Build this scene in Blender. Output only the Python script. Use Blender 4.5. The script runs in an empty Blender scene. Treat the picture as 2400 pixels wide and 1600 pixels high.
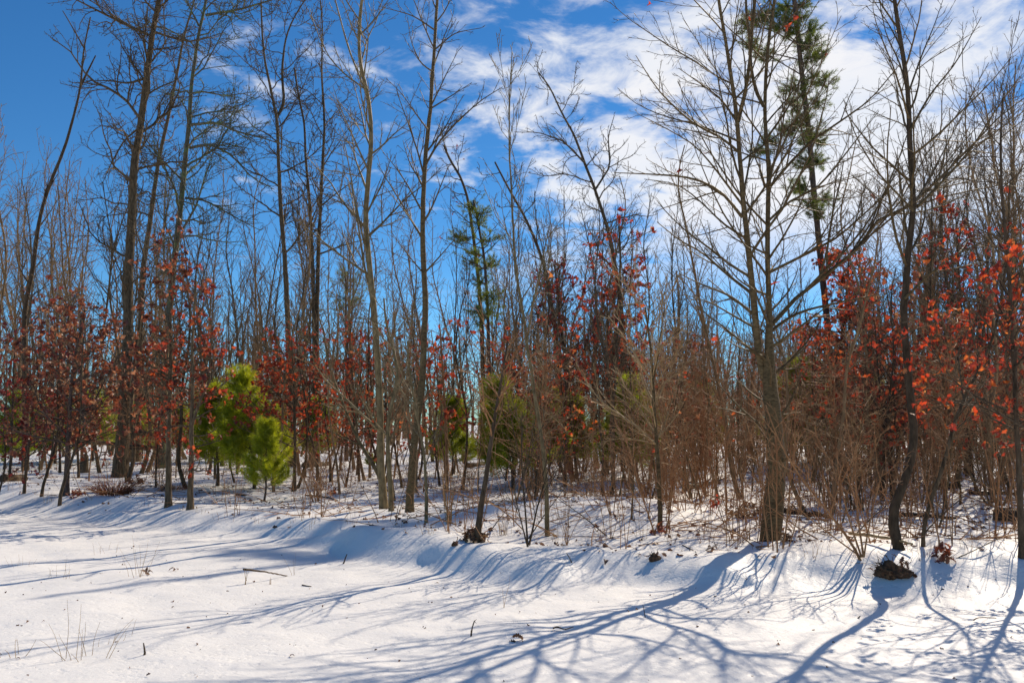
import bpy, math, random
import numpy as np

# ------------------------------------------------------------------ camera, sky, sun, exposure
S = bpy.context.scene
COL = S.collection
F = 2100.0                      # focal length in pixels of the 2400 px wide photograph
CAM_H = 1.55
PITCH = math.atan(195.0 / F)
cam_d = bpy.data.cameras.new("camera")
cam = bpy.data.objects.new("camera", cam_d)
COL.objects.link(cam)
cam.location = (0, 0, CAM_H)
cam.rotation_euler = (math.pi / 2 + PITCH, 0, 0)
cam_d.sensor_width = 36.0
cam_d.lens = 36.0 * F / 2400.0
cam_d.clip_end = 6000
cam_d.dof.use_dof = True
cam_d.dof.focus_distance = 12.5
cam_d.dof.aperture_fstop = 4.0
S.camera = cam

SUN_AZ = math.radians(33.0)     # to the right of straight ahead
SUN_EL = math.radians(36.0)
W = bpy.data.worlds.new("World")
S.world = W
W.use_nodes = True
SKY_STRENGTH = 0.092


def build_world():
    nt = W.node_tree
    n, l = nt.nodes, nt.links
    n.clear()
    out = n.new("ShaderNodeOutputWorld")
    bg = n.new("ShaderNodeBackground")
    sky = n.new("ShaderNodeTexSky")
    sky.sky_type = 'NISHITA'
    sky.sun_disc = False
    sky.sun_elevation = SUN_EL
    sky.sun_rotation = SUN_AZ
    sky.altitude = 2500
    sky.air_density = 1.0
    sky.dust_density = 0.0
    sky.ozone_density = 1.2
    hs = n.new("ShaderNodeHueSaturation")
    hs.inputs['Saturation'].default_value = 1.25
    l.new(sky.outputs[0], hs.inputs['Color'])
    tint = n.new("ShaderNodeMix")
    tint.data_type = 'RGBA'
    tint.blend_type = 'MULTIPLY'
    tint.inputs[0].default_value = 1.0
    tint.inputs[7].default_value = (0.66, 1.05, 1.22, 1)
    l.new(hs.outputs[0], tint.inputs[6])
    # clouds: noise on a flat layer overhead (direction / height)
    tc = n.new("ShaderNodeTexCoord")
    sep = n.new("ShaderNodeSeparateXYZ")
    l.new(tc.outputs['Generated'], sep.inputs[0])

    def M(op, a=None, b=None, c=None, clamp=False):
        m = n.new("ShaderNodeMath")
        m.operation = op
        m.use_clamp = clamp
        for i, v in enumerate((a, b, c)):
            if v is None:
                continue
            if isinstance(v, (int, float)):
                m.inputs[i].default_value = v
            else:
                l.new(v, m.inputs[i])
        return m.outputs[0]
    zz = M('ADD', M('MAXIMUM', sep.outputs[2], 0.0), 0.16)
    cx = M('DIVIDE', sep.outputs[0], zz)
    cy = M('DIVIDE', sep.outputs[1], zz)
    comb = n.new("ShaderNodeCombineXYZ")
    l.new(cx, comb.inputs[0])
    l.new(cy, comb.inputs[1])

    def noise(scale, detail, rough, off, dist=0.0):
        mp = n.new("ShaderNodeMapping")
        mp.inputs['Location'].default_value = off
        l.new(comb.outputs[0], mp.inputs[0])
        t = n.new("ShaderNodeTexNoise")
        t.inputs['Scale'].default_value = scale
        t.inputs['Detail'].default_value = detail
        t.inputs['Roughness'].default_value = rough
        t.inputs['Distortion'].default_value = dist
        l.new(mp.outputs[0], t.inputs['Vector'])
        return t.outputs[0]
    puffs = M('ADD', M('MULTIPLY', noise(3.0, 8, 0.62, (8.1, 4.2, 1.0), 0.35), 0.56), M('MULTIPLY', noise(8.0, 6, 0.62, (1.1, 3.0, 5.0), 0.5), 0.46))
    # broken thin cloud, thickening towards the sunward side of the sky
    bank = M('MULTIPLY_ADD', M('TANH', M('MULTIPLY_ADD', cx, 1.3, 0.16)), 0.16, 0.0)
    big = M('MULTIPLY_ADD', noise(1.1, 2, 0.5, (4.3, 3.4, 1.0)), 0.5, -0.25)
    ahead = M('MULTIPLY_ADD', M('TANH', M('MULTIPLY', cy, 0.8)), 0.19, -0.172)   # the bank lies ahead; it thins out overhead and behind
    cov = M('ADD', M('ADD', M('ADD', bank, big), puffs), ahead)
    mr = n.new("ShaderNodeMapRange")
    mr.interpolation_type = 'SMOOTHSTEP'
    mr.inputs['From Min'].default_value = 0.45
    mr.inputs['From Max'].default_value = 0.655
    l.new(cov, mr.inputs['Value'])
    lowfade = n.new("ShaderNodeMapRange")
    lowfade.interpolation_type = 'SMOOTHSTEP'
    lowfade.inputs['From Min'].default_value = 0.11
    lowfade.inputs['From Max'].default_value = 0.25
    l.new(sep.outputs[2], lowfade.inputs['Value'])
    mask = M('MULTIPLY', M('MULTIPLY', mr.outputs[0], 0.9), lowfade.outputs[0])
    cr = n.new("ShaderNodeValToRGB")
    e = cr.color_ramp.elements
    e[0].position, e[0].color = 0.25, (8.6, 9.1, 9.9, 1)
    e[1].position, e[1].color = 0.75, (10.8, 10.4, 10.1, 1)
    l.new(noise(2.2, 5, 0.55, (7.0, 2.0, 1.0)), cr.inputs[0])
    mix = n.new("ShaderNodeMix")
    mix.data_type = 'RGBA'
    l.new(mask, mix.inputs[0])
    l.new(tint.outputs[2], mix.inputs[6])
    l.new(cr.outputs[0], mix.inputs[7])
    l.new(mix.outputs[2], bg.inputs[0])
    bg.inputs[1].default_value = SKY_STRENGTH
    l.new(bg.outputs[0], out.inputs[0])


build_world()
sun_d = bpy.data.lights.new("sun", 'SUN')
sun_d.energy = 4.8
sun_d.angle = math.radians(0.42)
sun_d.color = (1.0, 0.865, 0.685)
sun = bpy.data.objects.new("sun", sun_d)
COL.objects.link(sun)
SUN_DIR = np.array([math.sin(SUN_AZ) * math.cos(SUN_EL), math.cos(SUN_AZ) * math.cos(SUN_EL), math.sin(SUN_EL)])
from mathutils import Vector, Matrix
sun.rotation_euler = Vector(SUN_DIR).to_track_quat('Z', 'Y').to_euler()
sun.location = (20, 30, 30)
vs = S.view_settings
vs.view_transform = 'Standard'
vs.look = 'None'
vs.exposure = 0.08
vs.gamma = 1.0
S.render.film_transparent = False
S.cycles.max_bounces = 5
S.cycles.diffuse_bounces = 3
S.cycles.glossy_bounces = 1
S.cycles.transmission_bounces = 2
S.cycles.transparent_max_bounces = 2
S.cycles.use_denoising = True
S.cycles.sample_clamp_indirect = 6.0
S.cycles.caustics_reflective = False
S.cycles.caustics_refractive = False

# ------------------------------------------------------------------ numeric helpers
_r = np.random.default_rng(5)
_W1 = [(_r.normal(size=2), _r.uniform(0, 6.28)) for _ in range(12)]


def wob(x, y, lam, off=0, n=6):
    """smooth random field, about -1..1, wavelength lam metres"""
    k = 2 * math.pi / lam
    z = 0
    for i in range(n):
        d, ph = _W1[(i + off) % 12]
        d = d / np.linalg.norm(d) * (0.6 + 0.13 * i)
        z = z + np.sin(k * (d[0] * x + d[1] * y) + ph + off)
    return z / (n * 0.55)


FX = np.array([-60, -30, -12.8, -7.2, -4.1, -2.4, -1.0, 0.0, 1.8, 3.6, 6, 10, 30, 60.])
FY = np.array([62, 38, 21.5, 16.7, 14.5, 12.6, 10.9, 10.1, 9.5, 9.4, 9.3, 9.5, 11, 12.])


def sstep(t):
    t = np.clip(t, 0, 1)
    return t * t * (3 - 2 * t)


def ground_z(x, y):
    x = np.asarray(x, float)
    y = np.asarray(y, float)
    zp = -0.021 * np.clip(y, -5, 26) + 0.016 * wob(x, y, 2.6, 3) + 0.012 * wob(x, y, 1.1, 1) + 0.004 * wob(x, y, 0.42, 6)
    foot = np.interp(x, FX, FY)
    foot = foot + 0.22 * wob(x, y * 0 + 3.0, 1.9, 2) + 0.10 * wob(x, y * 0.4, 0.8, 5)
    wid = 1.05 + np.clip(-x - 1, 0, 8) * 0.12
    s = (y - foot) / wid
    t = sstep(s)
    zf = 0.01 + np.clip(0.018 * x, -0.13, 0.10) + 0.05 * wob(x, y, 4.6, 4) + 0.022 * wob(x, y, 1.5, 7) \
        + 0.007 * wob(x, y, 0.55, 9)
    zf = zf + 0.34 * np.exp(-((x - 1.3) / 2.3) ** 2 - ((y - 14.6) / 1.5) ** 2)
    zf = zf + 0.05 * np.exp(-((s - 1.25) / 0.45) ** 2)
    far = np.clip((y - 60) / 200, 0, 1)
    zf = zf + far * 0.3
    z = zp * (1 - t) + zf * t + 4 * t * (1 - t) * (0.022 * wob(x, y, 0.62, 8) + 0.012 * wob(x, y, 0.3, 10)) \
        + 0.022 * wob(x, y, 0.75, 11) * np.exp(-((s - 1.2) / 0.6) ** 2)
    fade = np.clip((np.hypot(x, y) - 150) / 200, 0, 1)
    return z * (1 - fade) + 0.1 * fade


def ray(px, py):
    u = (px - 1200.0) / F
    v = -(py - 800.0) / F
    c, s = math.cos(PITCH), math.sin(PITCH)
    return np.array([u, c - v * s, s + v * c])


def at(px, py, depth):
    d = ray(px, py)
    return np.array([0, 0, CAM_H]) + d * (depth / d[1])


def on_ground(px, py):
    d = ray(px, py)
    d = d / d[1]
    ys = np.arange(3.0, 90.0, 0.02)
    z = CAM_H + d[2] * ys
    g = ground_z(d[0] * ys, ys)
    k = np.argmax(z <= g)
    yy = ys[k] if (z <= g).any() else 60.0
    return np.array([d[0] * yy, yy, float(ground_z(d[0] * yy, yy))])


def unit(v):
    return v / np.maximum(np.linalg.norm(v, axis=-1, keepdims=True), 1e-9)


# ------------------------------------------------------------------ mesh helpers
class MB:
    """collects vertices, triangles and quads; build() makes one mesh"""

    def __init__(self):
        self.v, self.f, self.a, self.n = [], [], [], 0

    def add(self, V, Fa, rnd=None):
        V = np.asarray(V, float).reshape(-1, 3)
        Fa = np.asarray(Fa, np.int64)
        self.v.append(V)
        self.f.append(Fa + self.n)
        self.a.append(np.zeros(len(V)) if rnd is None else np.asarray(rnd, float).reshape(-1))
        self.n += len(V)

    def tubes(self, P, R, sides, rnd=None, wob_amp=0.0, rng=None):
        """P (M,K,3) centre lines, R (M,K) radii"""
        M_, K, _ = P.shape
        if M_ == 0:
            return
        T = np.gradient(P, axis=1)
        T = unit(T)
        ref = np.where(np.abs(T.mean(axis=1))[:, 2:3] > 0.8, np.array([[1.0, 0.13, 0]]), np.array([[0.0, 0.1, 1.0]]))
        N = unit(np.cross(T, ref[:, None, :]))
        B = np.cross(T, N)
        a = np.arange(sides) * 2 * math.pi / sides
        RR = R[:, :, None]
        if wob_amp and rng is not None:
            RR = RR * (1 + wob_amp * rng.normal(size=(M_, K, sides)))
        else:
            RR = np.repeat(RR, sides, axis=2)
        V = P[:, :, None, :] + RR[..., None] * (np.cos(a)[None, None, :, None] * N[:, :, None, :] +
                                                np.sin(a)[None, None, :, None] * B[:, :, None, :])
        i = np.arange(M_)[:, None, None] * (K * sides)
        k = np.arange(K - 1)[None, :, None] * sides
        j = np.arange(sides)[None, None, :]
        j2 = (j + 1) % sides
        q = np.stack([i + k + j, i + k + j2, i + k + sides + j2, i + k + sides + j], -1).reshape(-1, 4)
        self.add(V, q, None if rnd is None else np.repeat(rnd, K * sides))

    def build(self, name, mat, smooth=True, attr=False):
        me = bpy.data.meshes.new(name)
        V = np.concatenate(self.v)
        loops = np.concatenate([f.ravel() for f in self.f])
        sizes = np.concatenate([np.full(len(f), f.shape[1]) for f in self.f])
        starts = np.concatenate([[0], np.cumsum(sizes)[:-1]])
        me.vertices.add(len(V))
        me.vertices.foreach_set("co", V.ravel().astype(np.float32))
        me.loops.add(len(loops))
        me.loops.foreach_set("vertex_index", loops.astype(np.int32))
        me.polygons.add(len(sizes))
        me.polygons.foreach_set("loop_start", starts.astype(np.int32))
        if smooth:
            me.polygons.foreach_set("use_smooth", np.ones(len(sizes), bool))
        me.update(calc_edges=True)
        if attr:
            at_ = me.attributes.new("rnd", 'FLOAT', 'POINT')
            at_.data.foreach_set("value", np.concatenate(self.a).astype(np.float32))
        if mat is not None:
            me.materials.append(mat)
        return me


def link(name, data, parent=None, loc=(0, 0, 0), rot=(0, 0, 0), scale=(1, 1, 1)):
    o = bpy.data.objects.new(name, data)
    COL.objects.link(o)
    if parent is not None:
        o.parent = parent
    o.location = loc
    o.rotation_euler = rot
    o.scale = scale
    return o


def tag(o, label, cat, group=None):
    o["label"] = label
    o["category"] = cat
    if group:
        o["group"] = group
    return o


def thing(name, label, cat, loc=(0, 0, 0), group=None, rotz=0.0, scale=1.0):
    o = link(name, None, None, loc, (0, 0, rotz), (scale,) * 3)
    o.empty_display_size = 0.1
    return tag(o, label, cat, group)


# ------------------------------------------------------------------ materials
def new_mat(name):
    m = bpy.data.materials.new(name)
    m.use_nodes = True
    nt = m.node_tree
    return m, nt.nodes, nt.links, nt.nodes["Principled BSDF"]


def ramp(n, stops):
    cr = n.new("ShaderNodeValToRGB")
    el = cr.color_ramp.elements
    while len(el) < len(stops):
        el.new(0.5)
    for e, (p, c) in zip(el, stops):
        e.position = p
        e.color = (*c, 1)
    return cr


def bark_mat(name, dark, light, sz=(14, 14, 3), bump=0.6, lichen=None, rough=0.8, spec=0.3):
    m, n, l, b = new_mat(name)
    tc = n.new("ShaderNodeTexCoord")
    mp = n.new("ShaderNodeMapping")
    mp.inputs['Scale'].default_value = sz
    l.new(tc.outputs['Object'], mp.inputs[0])
    t = n.new("ShaderNodeTexNoise")
    t.inputs['Scale'].default_value = 1.6
    t.inputs['Detail'].default_value = 5
    t.inputs['Roughness'].default_value = 0.65
    l.new(mp.outputs[0], t.inputs['Vector'])
    cr = ramp(n, [(0.32, dark), (0.68, light)])
    l.new(t.outputs[0], cr.inputs[0])
    col = cr.outputs[0]
    if lichen:
        t2 = n.new("ShaderNodeTexNoise")
        t2.inputs['Scale'].default_value = 3.2
        t2.inputs['Detail'].default_value = 4
        l.new(tc.outputs['Object'], t2.inputs['Vector'])
        c2 = ramp(n, [(0.50, (0, 0, 0)), (0.62, (1, 1, 1))])
        l.new(t2.outputs[0], c2.inputs[0])
        mx = n.new("ShaderNodeMix")
        mx.data_type = 'RGBA'
        l.new(c2.outputs[0], mx.inputs[0])
        l.new(col, mx.inputs[6])
        mx.inputs[7].default_value = (*lichen, 1)
        col = mx.outputs[2]
    oi = n.new("ShaderNodeObjectInfo")
    hv = n.new("ShaderNodeHueSaturation")
    mv = n.new("ShaderNodeMapRange")
    mv.inputs['To Min'].default_value = 0.8
    mv.inputs['To Max'].default_value = 1.2
    l.new(oi.outputs['Random'], mv.inputs['Value'])
    l.new(mv.outputs[0], hv.inputs['Value'])
    l.new(col, hv.inputs['Color'])
    l.new(hv.outputs[0], b.inputs['Base Color'])
    b.inputs['Roughness'].default_value = rough
    b.inputs['Specular IOR Level'].default_value = spec
    b.inputs['Specular Tint'].default_value = (1.0, 0.78, 0.5, 1)
    bp = n.new("ShaderNodeBump")
    bp.inputs['Strength'].default_value = bump
    bp.inputs['Distance'].default_value = 0.02
    l.new(t.outputs[0], bp.inputs['Height'])
    l.new(bp.outputs[0], b.inputs['Normal'])
    return m


def leaf_mat(name, stops, trans=0.5, obj_random=False, tboost=1.6, hue=None):
    m, n, l, b = new_mat(name)
    n.remove(b)
    out = n["Material Output"]
    oi = n.new("ShaderNodeObjectInfo")
    if obj_random:
        src = oi.outputs['Random']
    else:
        a = n.new("ShaderNodeAttribute")
        a.attribute_name = "rnd"
        ad = n.new("ShaderNodeMath")
        ad.operation = 'MULTIPLY_ADD'
        l.new(oi.outputs['Random'], ad.inputs[0])
        ad.inputs[1].default_value = 0.3
        l.new(a.outputs['Fac'], ad.inputs[2])
        sb = n.new("ShaderNodeMath")
        sb.operation = 'SUBTRACT'
        l.new(ad.outputs[0], sb.inputs[0])
        sb.inputs[1].default_value = 0.15
        src = sb.outputs[0]
    cr = ramp(n, stops)
    l.new(src, cr.inputs[0])
    dif = n.new("ShaderNodeBsdfDiffuse")
    tr = n.new("ShaderNodeBsdfTranslucent")
    gl = n.new("ShaderNodeBsdfGlossy")
    gl.inputs['Roughness'].default_value = 0.45
    gl.inputs['Color'].default_value = (0.6, 0.6, 0.6, 1)
    l.new(cr.outputs[0], dif.inputs[0])
    sc = n.new("ShaderNodeVectorMath")
    sc.operation = 'SCALE'
    sc.inputs['Scale'].default_value = tboost
    l.new(cr.outputs[0], sc.inputs[0])
    l.new(sc.outputs[0], tr.inputs[0])
    mx = n.new("ShaderNodeMixShader")
    mx.inputs[0].default_value = trans
    l.new(dif.outputs[0], mx.inputs[1])
    l.new(tr.outputs[0], mx.inputs[2])
    mg = n.new("ShaderNodeMixShader")
    mg.inputs[0].default_value = 0.06
    l.new(mx.outputs[0], mg.inputs[1])
    l.new(gl.outputs[0], mg.inputs[2])
    l.new(mg.outputs[0], out.inputs[0])
    return m


MAT = {}
MAT['oak'] = bark_mat('oak_bark', (0.035, 0.024, 0.015), (0.195, 0.138, 0.082), (16, 16, 3.0), 0.9)
MAT['oak_lichen'] = bark_mat('lichen_bark', (0.055, 0.05, 0.036), (0.19, 0.175, 0.125), (14, 14, 4.0), 0.7, (0.16, 0.20, 0.09))
MAT['cherry'] = bark_mat('banded_bark', (0.055, 0.036, 0.018), (0.20, 0.135, 0.064), (9, 9, 24), 0.5, rough=0.6, spec=0.22)
MAT['grey'] = bark_mat('smooth_grey_bark', (0.10, 0.073, 0.036), (0.29, 0.215, 0.11), (9, 9, 5), 0.4, rough=0.6, spec=0.22)
MAT['tan'] = bark_mat('tan_bark', (0.26, 0.16, 0.075), (0.52, 0.35, 0.17), (10, 10, 4), 0.3, rough=0.6, spec=0.22)
MAT['brown'] = bark_mat('brown_twig_bark', (0.23, 0.098, 0.042), (0.45, 0.235, 0.105), (10, 10, 4), 0.3, rough=0.6, spec=0.22)
MAT['dark'] = bark_mat('dark_wet_bark', (0.035, 0.024, 0.016), (0.13, 0.088, 0.056), (12, 12, 4), 0.6)
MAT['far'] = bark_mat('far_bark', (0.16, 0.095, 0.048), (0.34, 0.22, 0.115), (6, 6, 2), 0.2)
MAT['pine_bark'] = bark_mat('pine_bark', (0.045, 0.032, 0.028), (0.15, 0.105, 0.085), (12, 12, 4), 0.8)
MAT['leaf_red'] = leaf_mat('red_oak_leaf', [(0.0, (0.12, 0.024, 0.011)), (0.3, (0.28, 0.034, 0.012)), (0.65, (0.42, 0.048, 0.013)), (0.9, (0.45, 0.10, 0.022)), (1.0, (0.40, 0.17, 0.06))])
MAT['leaf_brown'] = leaf_mat('brown_oak_leaf', [(0.0, (0.08, 0.024, 0.014)), (0.4, (0.19, 0.045, 0.02)), (0.75, (0.30, 0.08, 0.03)), (1.0, (0.40, 0.19, 0.09))], 0.42, tboost=1.4)
MAT['leaf_dark'] = leaf_mat('crimson_oak_leaf', [(0.0, (0.08, 0.012, 0.010)), (0.5, (0.20, 0.022, 0.014)), (1.0, (0.36, 0.05, 0.02))], 0.45, tboost=1.5)
MAT['leaf_bright'] = leaf_mat('scarlet_oak_leaf', [(0.0, (0.09, 0.018, 0.011)), (0.3, (0.30, 0.03, 0.011)), (0.65, (0.52, 0.05, 0.010)), (0.9, (0.55, 0.13, 0.02)), (1.0, (0.48, 0.22, 0.07))])
for k in ('leaf_red', 'leaf_bright', 'leaf_brown'):
    src = MAT[k]
    st = [(e.position, tuple(e.color)[:3]) for nd in src.node_tree.nodes if nd.type == 'VALTORGB' for e in nd.color_ramp.elements]
    MAT[k + '_o'] = leaf_mat(src.name + '_single', st, 0.5, True)
MAT['needle'] = leaf_mat('pine_needle', [(0.0, (0.10, 0.125, 0.005)), (0.5, (0.24, 0.28, 0.009)), (1.0, (0.40, 0.41, 0.014))], 0.6, tboost=2.0)
MAT['needle_dark'] = leaf_mat('old_pine_needle', [(0.0, (0.05, 0.07, 0.012)), (0.5, (0.11, 0.14, 0.018)), (1.0, (0.22, 0.24, 0.025))], 0.45, tboost=1.7)
MAT['straw'] = leaf_mat('dry_straw', [(0.0, (0.34, 0.23, 0.10)), (1.0, (0.52, 0.39, 0.20))], 0.5, tboost=1.5)
MAT['russet'] = leaf_mat('russet_grass', [(0.0, (0.26, 0.085, 0.03)), (1.0, (0.46, 0.21, 0.085))], 0.5, tboost=1.5)
MAT['litter'] = leaf_mat('leaf_litter', [(0.0, (0.07, 0.03, 0.018)), (0.6, (0.16, 0.07, 0.035)), (1.0, (0.30, 0.15, 0.07))], 0.2, tboost=1.2)


def snow_mat():
    m, n, l, b = new_mat('snow')
    tc = n.new("ShaderNodeTexCoord")
    t1 = n.new("ShaderNodeTexNoise")
    t1.inputs['Scale'].default_value = 28
    t1.inputs['Detail'].default_value = 6
    t1.inputs['Roughness'].default_value = 0.6
    l.new(tc.outputs['Object'], t1.inputs['Vector'])
    t2 = n.new("ShaderNodeTexNoise")
    t2.inputs['Scale'].default_value = 3.0
    t2.inputs['Detail'].default_value = 4
    l.new(tc.outputs['Object'], t2.inputs['Vector'])
    ad = n.new("ShaderNodeMath")
    ad.operation = 'MULTIPLY_ADD'
    l.new(t2.outputs[0], ad.inputs[0])
    ad.inputs[1].default_value = 2.2
    l.new(t1.outputs[0], ad.inputs[2])
    bp = n.new("ShaderNodeBump")
    bp.inputs['Strength'].default_value = 0.3
    bp.inputs['Distance'].default_value = 0.016
    t3 = n.new("ShaderNodeTexNoise")
    t3.inputs['Scale'].default_value = 11.0
    t3.inputs['Detail'].default_value = 3
    l.new(tc.outputs['Object'], t3.inputs['Vector'])
    pit = n.new("ShaderNodeMapRange")          # shallow melt dimples
    pit.inputs['From Min'].default_value = 0.30
    pit.inputs['From Max'].default_value = 0.46
    pit.inputs['To Max'].default_value = 0.9
    l.new(t3.outputs[0], pit.inputs['Value'])
    ad2 = n.new("ShaderNodeMath")
    ad2.operation = 'ADD'
    l.new(ad.outputs[0], ad2.inputs[0])
    l.new(pit.outputs[0], ad2.inputs[1])
    l.new(ad2.outputs[0], bp.inputs['Height'])
    l.new(bp.outputs[0], b.inputs['Normal'])
    cr = ramp(n, [(0.3, (0.83, 0.82, 0.80)), (0.7, (0.89, 0.875, 0.85))])
    l.new(t2.outputs[0], cr.inputs[0])
    l.new(cr.outputs[0], b.inputs['Base Color'])
    b.inputs['Roughness'].default_value = 0.55
    b.inputs['Specular IOR Level'].default_value = 0.2
    return m


MAT['snow'] = snow_mat()


def dirt_mat():
    m, n, l, b = new_mat('dirt')
    tc = n.new("ShaderNodeTexCoord")
    t = n.new("ShaderNodeTexNoise")
    t.inputs['Scale'].default_value = 26
    t.inputs['Detail'].default_value = 6
    l.new(tc.outputs['Object'], t.inputs['Vector'])
    cr = ramp(n, [(0.3, (0.03, 0.016, 0.009)), (0.55, (0.12, 0.058, 0.027)), (0.75, (0.24, 0.13, 0.06))])
    l.new(t.outputs[0], cr.inputs[0])
    l.new(cr.outputs[0], b.inputs['Base Color'])
    b.inputs['Roughness'].default_value = 0.95
    bp = n.new("ShaderNodeBump")
    bp.inputs['Strength'].default_value = 1.0
    bp.inputs['Distance'].default_value = 0.02
    l.new(t.outputs[0], bp.inputs['Height'])
    l.new(bp.outputs[0], b.inputs['Normal'])
    return m


MAT['dirt'] = dirt_mat()


# ------------------------------------------------------------------ ground
def axis(lo, a, b, hi, step, grow=1.13):
    mid = np.arange(a, b + step / 2, step)
    r, l_ = [], []
    s, p = step, b
    while p < hi:
        s *= grow
        p += s
        r.append(min(p, hi))
    s, p = step, a
    while p > lo:
        s *= grow
        p -= s
        l_.append(max(p, lo))
    return np.concatenate([l_[::-1], mid, r])


# ------------------------------------------------------------------ growing branches
def grow(P0, D, L, R0, K, gnarl, bend, rng, tip=0.3):
    M_ = len(P0)
    D = unit(D)
    P = [P0]
    up = np.array([0, 0, 1.0])
    st = (L / K)[:, None]
    for k in range(K):
        D = unit(D + gnarl * rng.normal(size=(M_, 3)) + bend * up)
        P.append(P[-1] + D * st)
    P = np.stack(P, 1)
    R = R0[:, None] * np.linspace(1, tip, K + 1)[None, :]
    return P, R


def spawn(P, R, L, ids, rng, dens, t0, ang, angsd, lratio, lmin, lmax, rratio, rmin, flat=0.0, cmax=40):
    M_, K, _ = P.shape
    c = np.clip((L * dens * (1 - t0) + rng.uniform(0, 1, M_)).astype(int), 0, cmax)
    if c.sum() == 0:
        z = np.zeros((0, 3))
        return z, z, np.zeros(0), np.zeros(0), np.zeros(0, int)
    idx = np.repeat(np.arange(M_), c)
    first = np.concatenate([[0], np.cumsum(c)[:-1]])
    k = np.arange(len(idx)) - first[idx]
    t = t0 + (1 - t0) * (k + rng.uniform(0.2, 0.9, len(idx))) / c[idx]
    t = np.clip(t, 0, 0.985)
    s = t * (K - 1)
    i0 = np.minimum(s.astype(int), K - 2)
    fr = (s - i0)[:, None]
    p = P[idx, i0] * (1 - fr) + P[idx, i0 + 1] * fr
    tan = unit(P[idx, i0 + 1] - P[idx, i0])
    rr = R[idx, i0] * (1 - fr[:, 0]) + R[idx, i0 + 1] * fr[:, 0]
    rv = rng.normal(size=(len(idx), 3))
    rv[:, 2] *= (1 - flat)
    perp = unit(rv - (rv * tan).sum(1, keepdims=True) * tan)
    a = np.radians(np.clip(rng.normal(ang, angsd, len(idx)), 12, 110))[:, None]
    d = np.cos(a) * tan + np.sin(a) * perp
    ln = np.clip(lratio * L[idx] * (1.2 - t) * rng.uniform(0.6, 1.2, len(idx)), lmin, lmax)
    r = np.maximum(rr * rratio, rmin)
    return p, d, ln, r, ids[idx]


SP = {
    # a1 angle of limbs to the trunk, d densities, l ratios, g gnarl, b upward bend
    'oak': dict(a1=56, a1sd=16, g1=.2, b1=.055, d2=2.9, a2=46, l2=.55, g2=.24, b2=.05, d3=4.2, a3=48, l3=.48, g3=.26, b3=.04, l3max=1.1, d4=3.2, rmin=.0034),
    'cherry': dict(a1=42, a1sd=9, g1=.055, b1=.045, d2=4.2, a2=38, l2=.46, g2=.08, b2=.03, d3=6.5, a3=38, l3=.42, g3=.10, b3=.03, l3max=.55, d4=4.5, rmin=.0026),
    'spray': dict(a1=34, a1sd=10, g1=.07, b1=.05, d2=5.5, a2=32, l2=.45, g2=.09, b2=.03, d3=8.0, a3=34, l3=.45, g3=.11, b3=.02, l3max=.5, d4=5, rmin=.0024),
    'redoak': dict(a1=58, a1sd=14, g1=.12, b1=.03, d2=4.4, a2=45, l2=.45, g2=.15, b2=.02, d3=8.0, a3=45, l3=.5, g3=.18, b3=.0, l3max=.4, d4=0, rmin=.0028),
    'twiggy': dict(a1=66, a1sd=16, g1=.13, b1=.03, d2=6.0, a2=52, l2=.5, g2=.17, b2=.015, d3=9.0, a3=55, l3=.5, g3=.2, b3=.0, l3max=.4, d4=0, rmin=.0028),
    'dead': dict(a1=40, a1sd=12, g1=.12, b1=.05, d2=1.2, a2=40, l2=.3, g2=.15, b2=.02, d3=1.2, a3=40, l3=.4, g3=.18, b3=.0, l3max=.4, d4=0, rmin=.004),
}


def resample(pts, rad, step):
    pts = np.asarray(pts, float)
    d = np.concatenate([[0], np.cumsum(np.linalg.norm(np.diff(pts, axis=0), axis=1))])
    n = max(4, int(d[-1] / step) + 1)
    s = np.linspace(0, d[-1], n)
    # Catmull-like smoothing: interpolate then smooth
    P = np.stack([np.interp(s, d, pts[:, i]) for i in range(3)], 1)
    for _ in range(2):
        Q = P.copy()
        Q[1:-1] = 0.25 * P[:-2] + 0.5 * P[1:-1] + 0.25 * P[2:]
        P = Q
    return P, np.interp(s, d, rad), d[-1]


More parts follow.
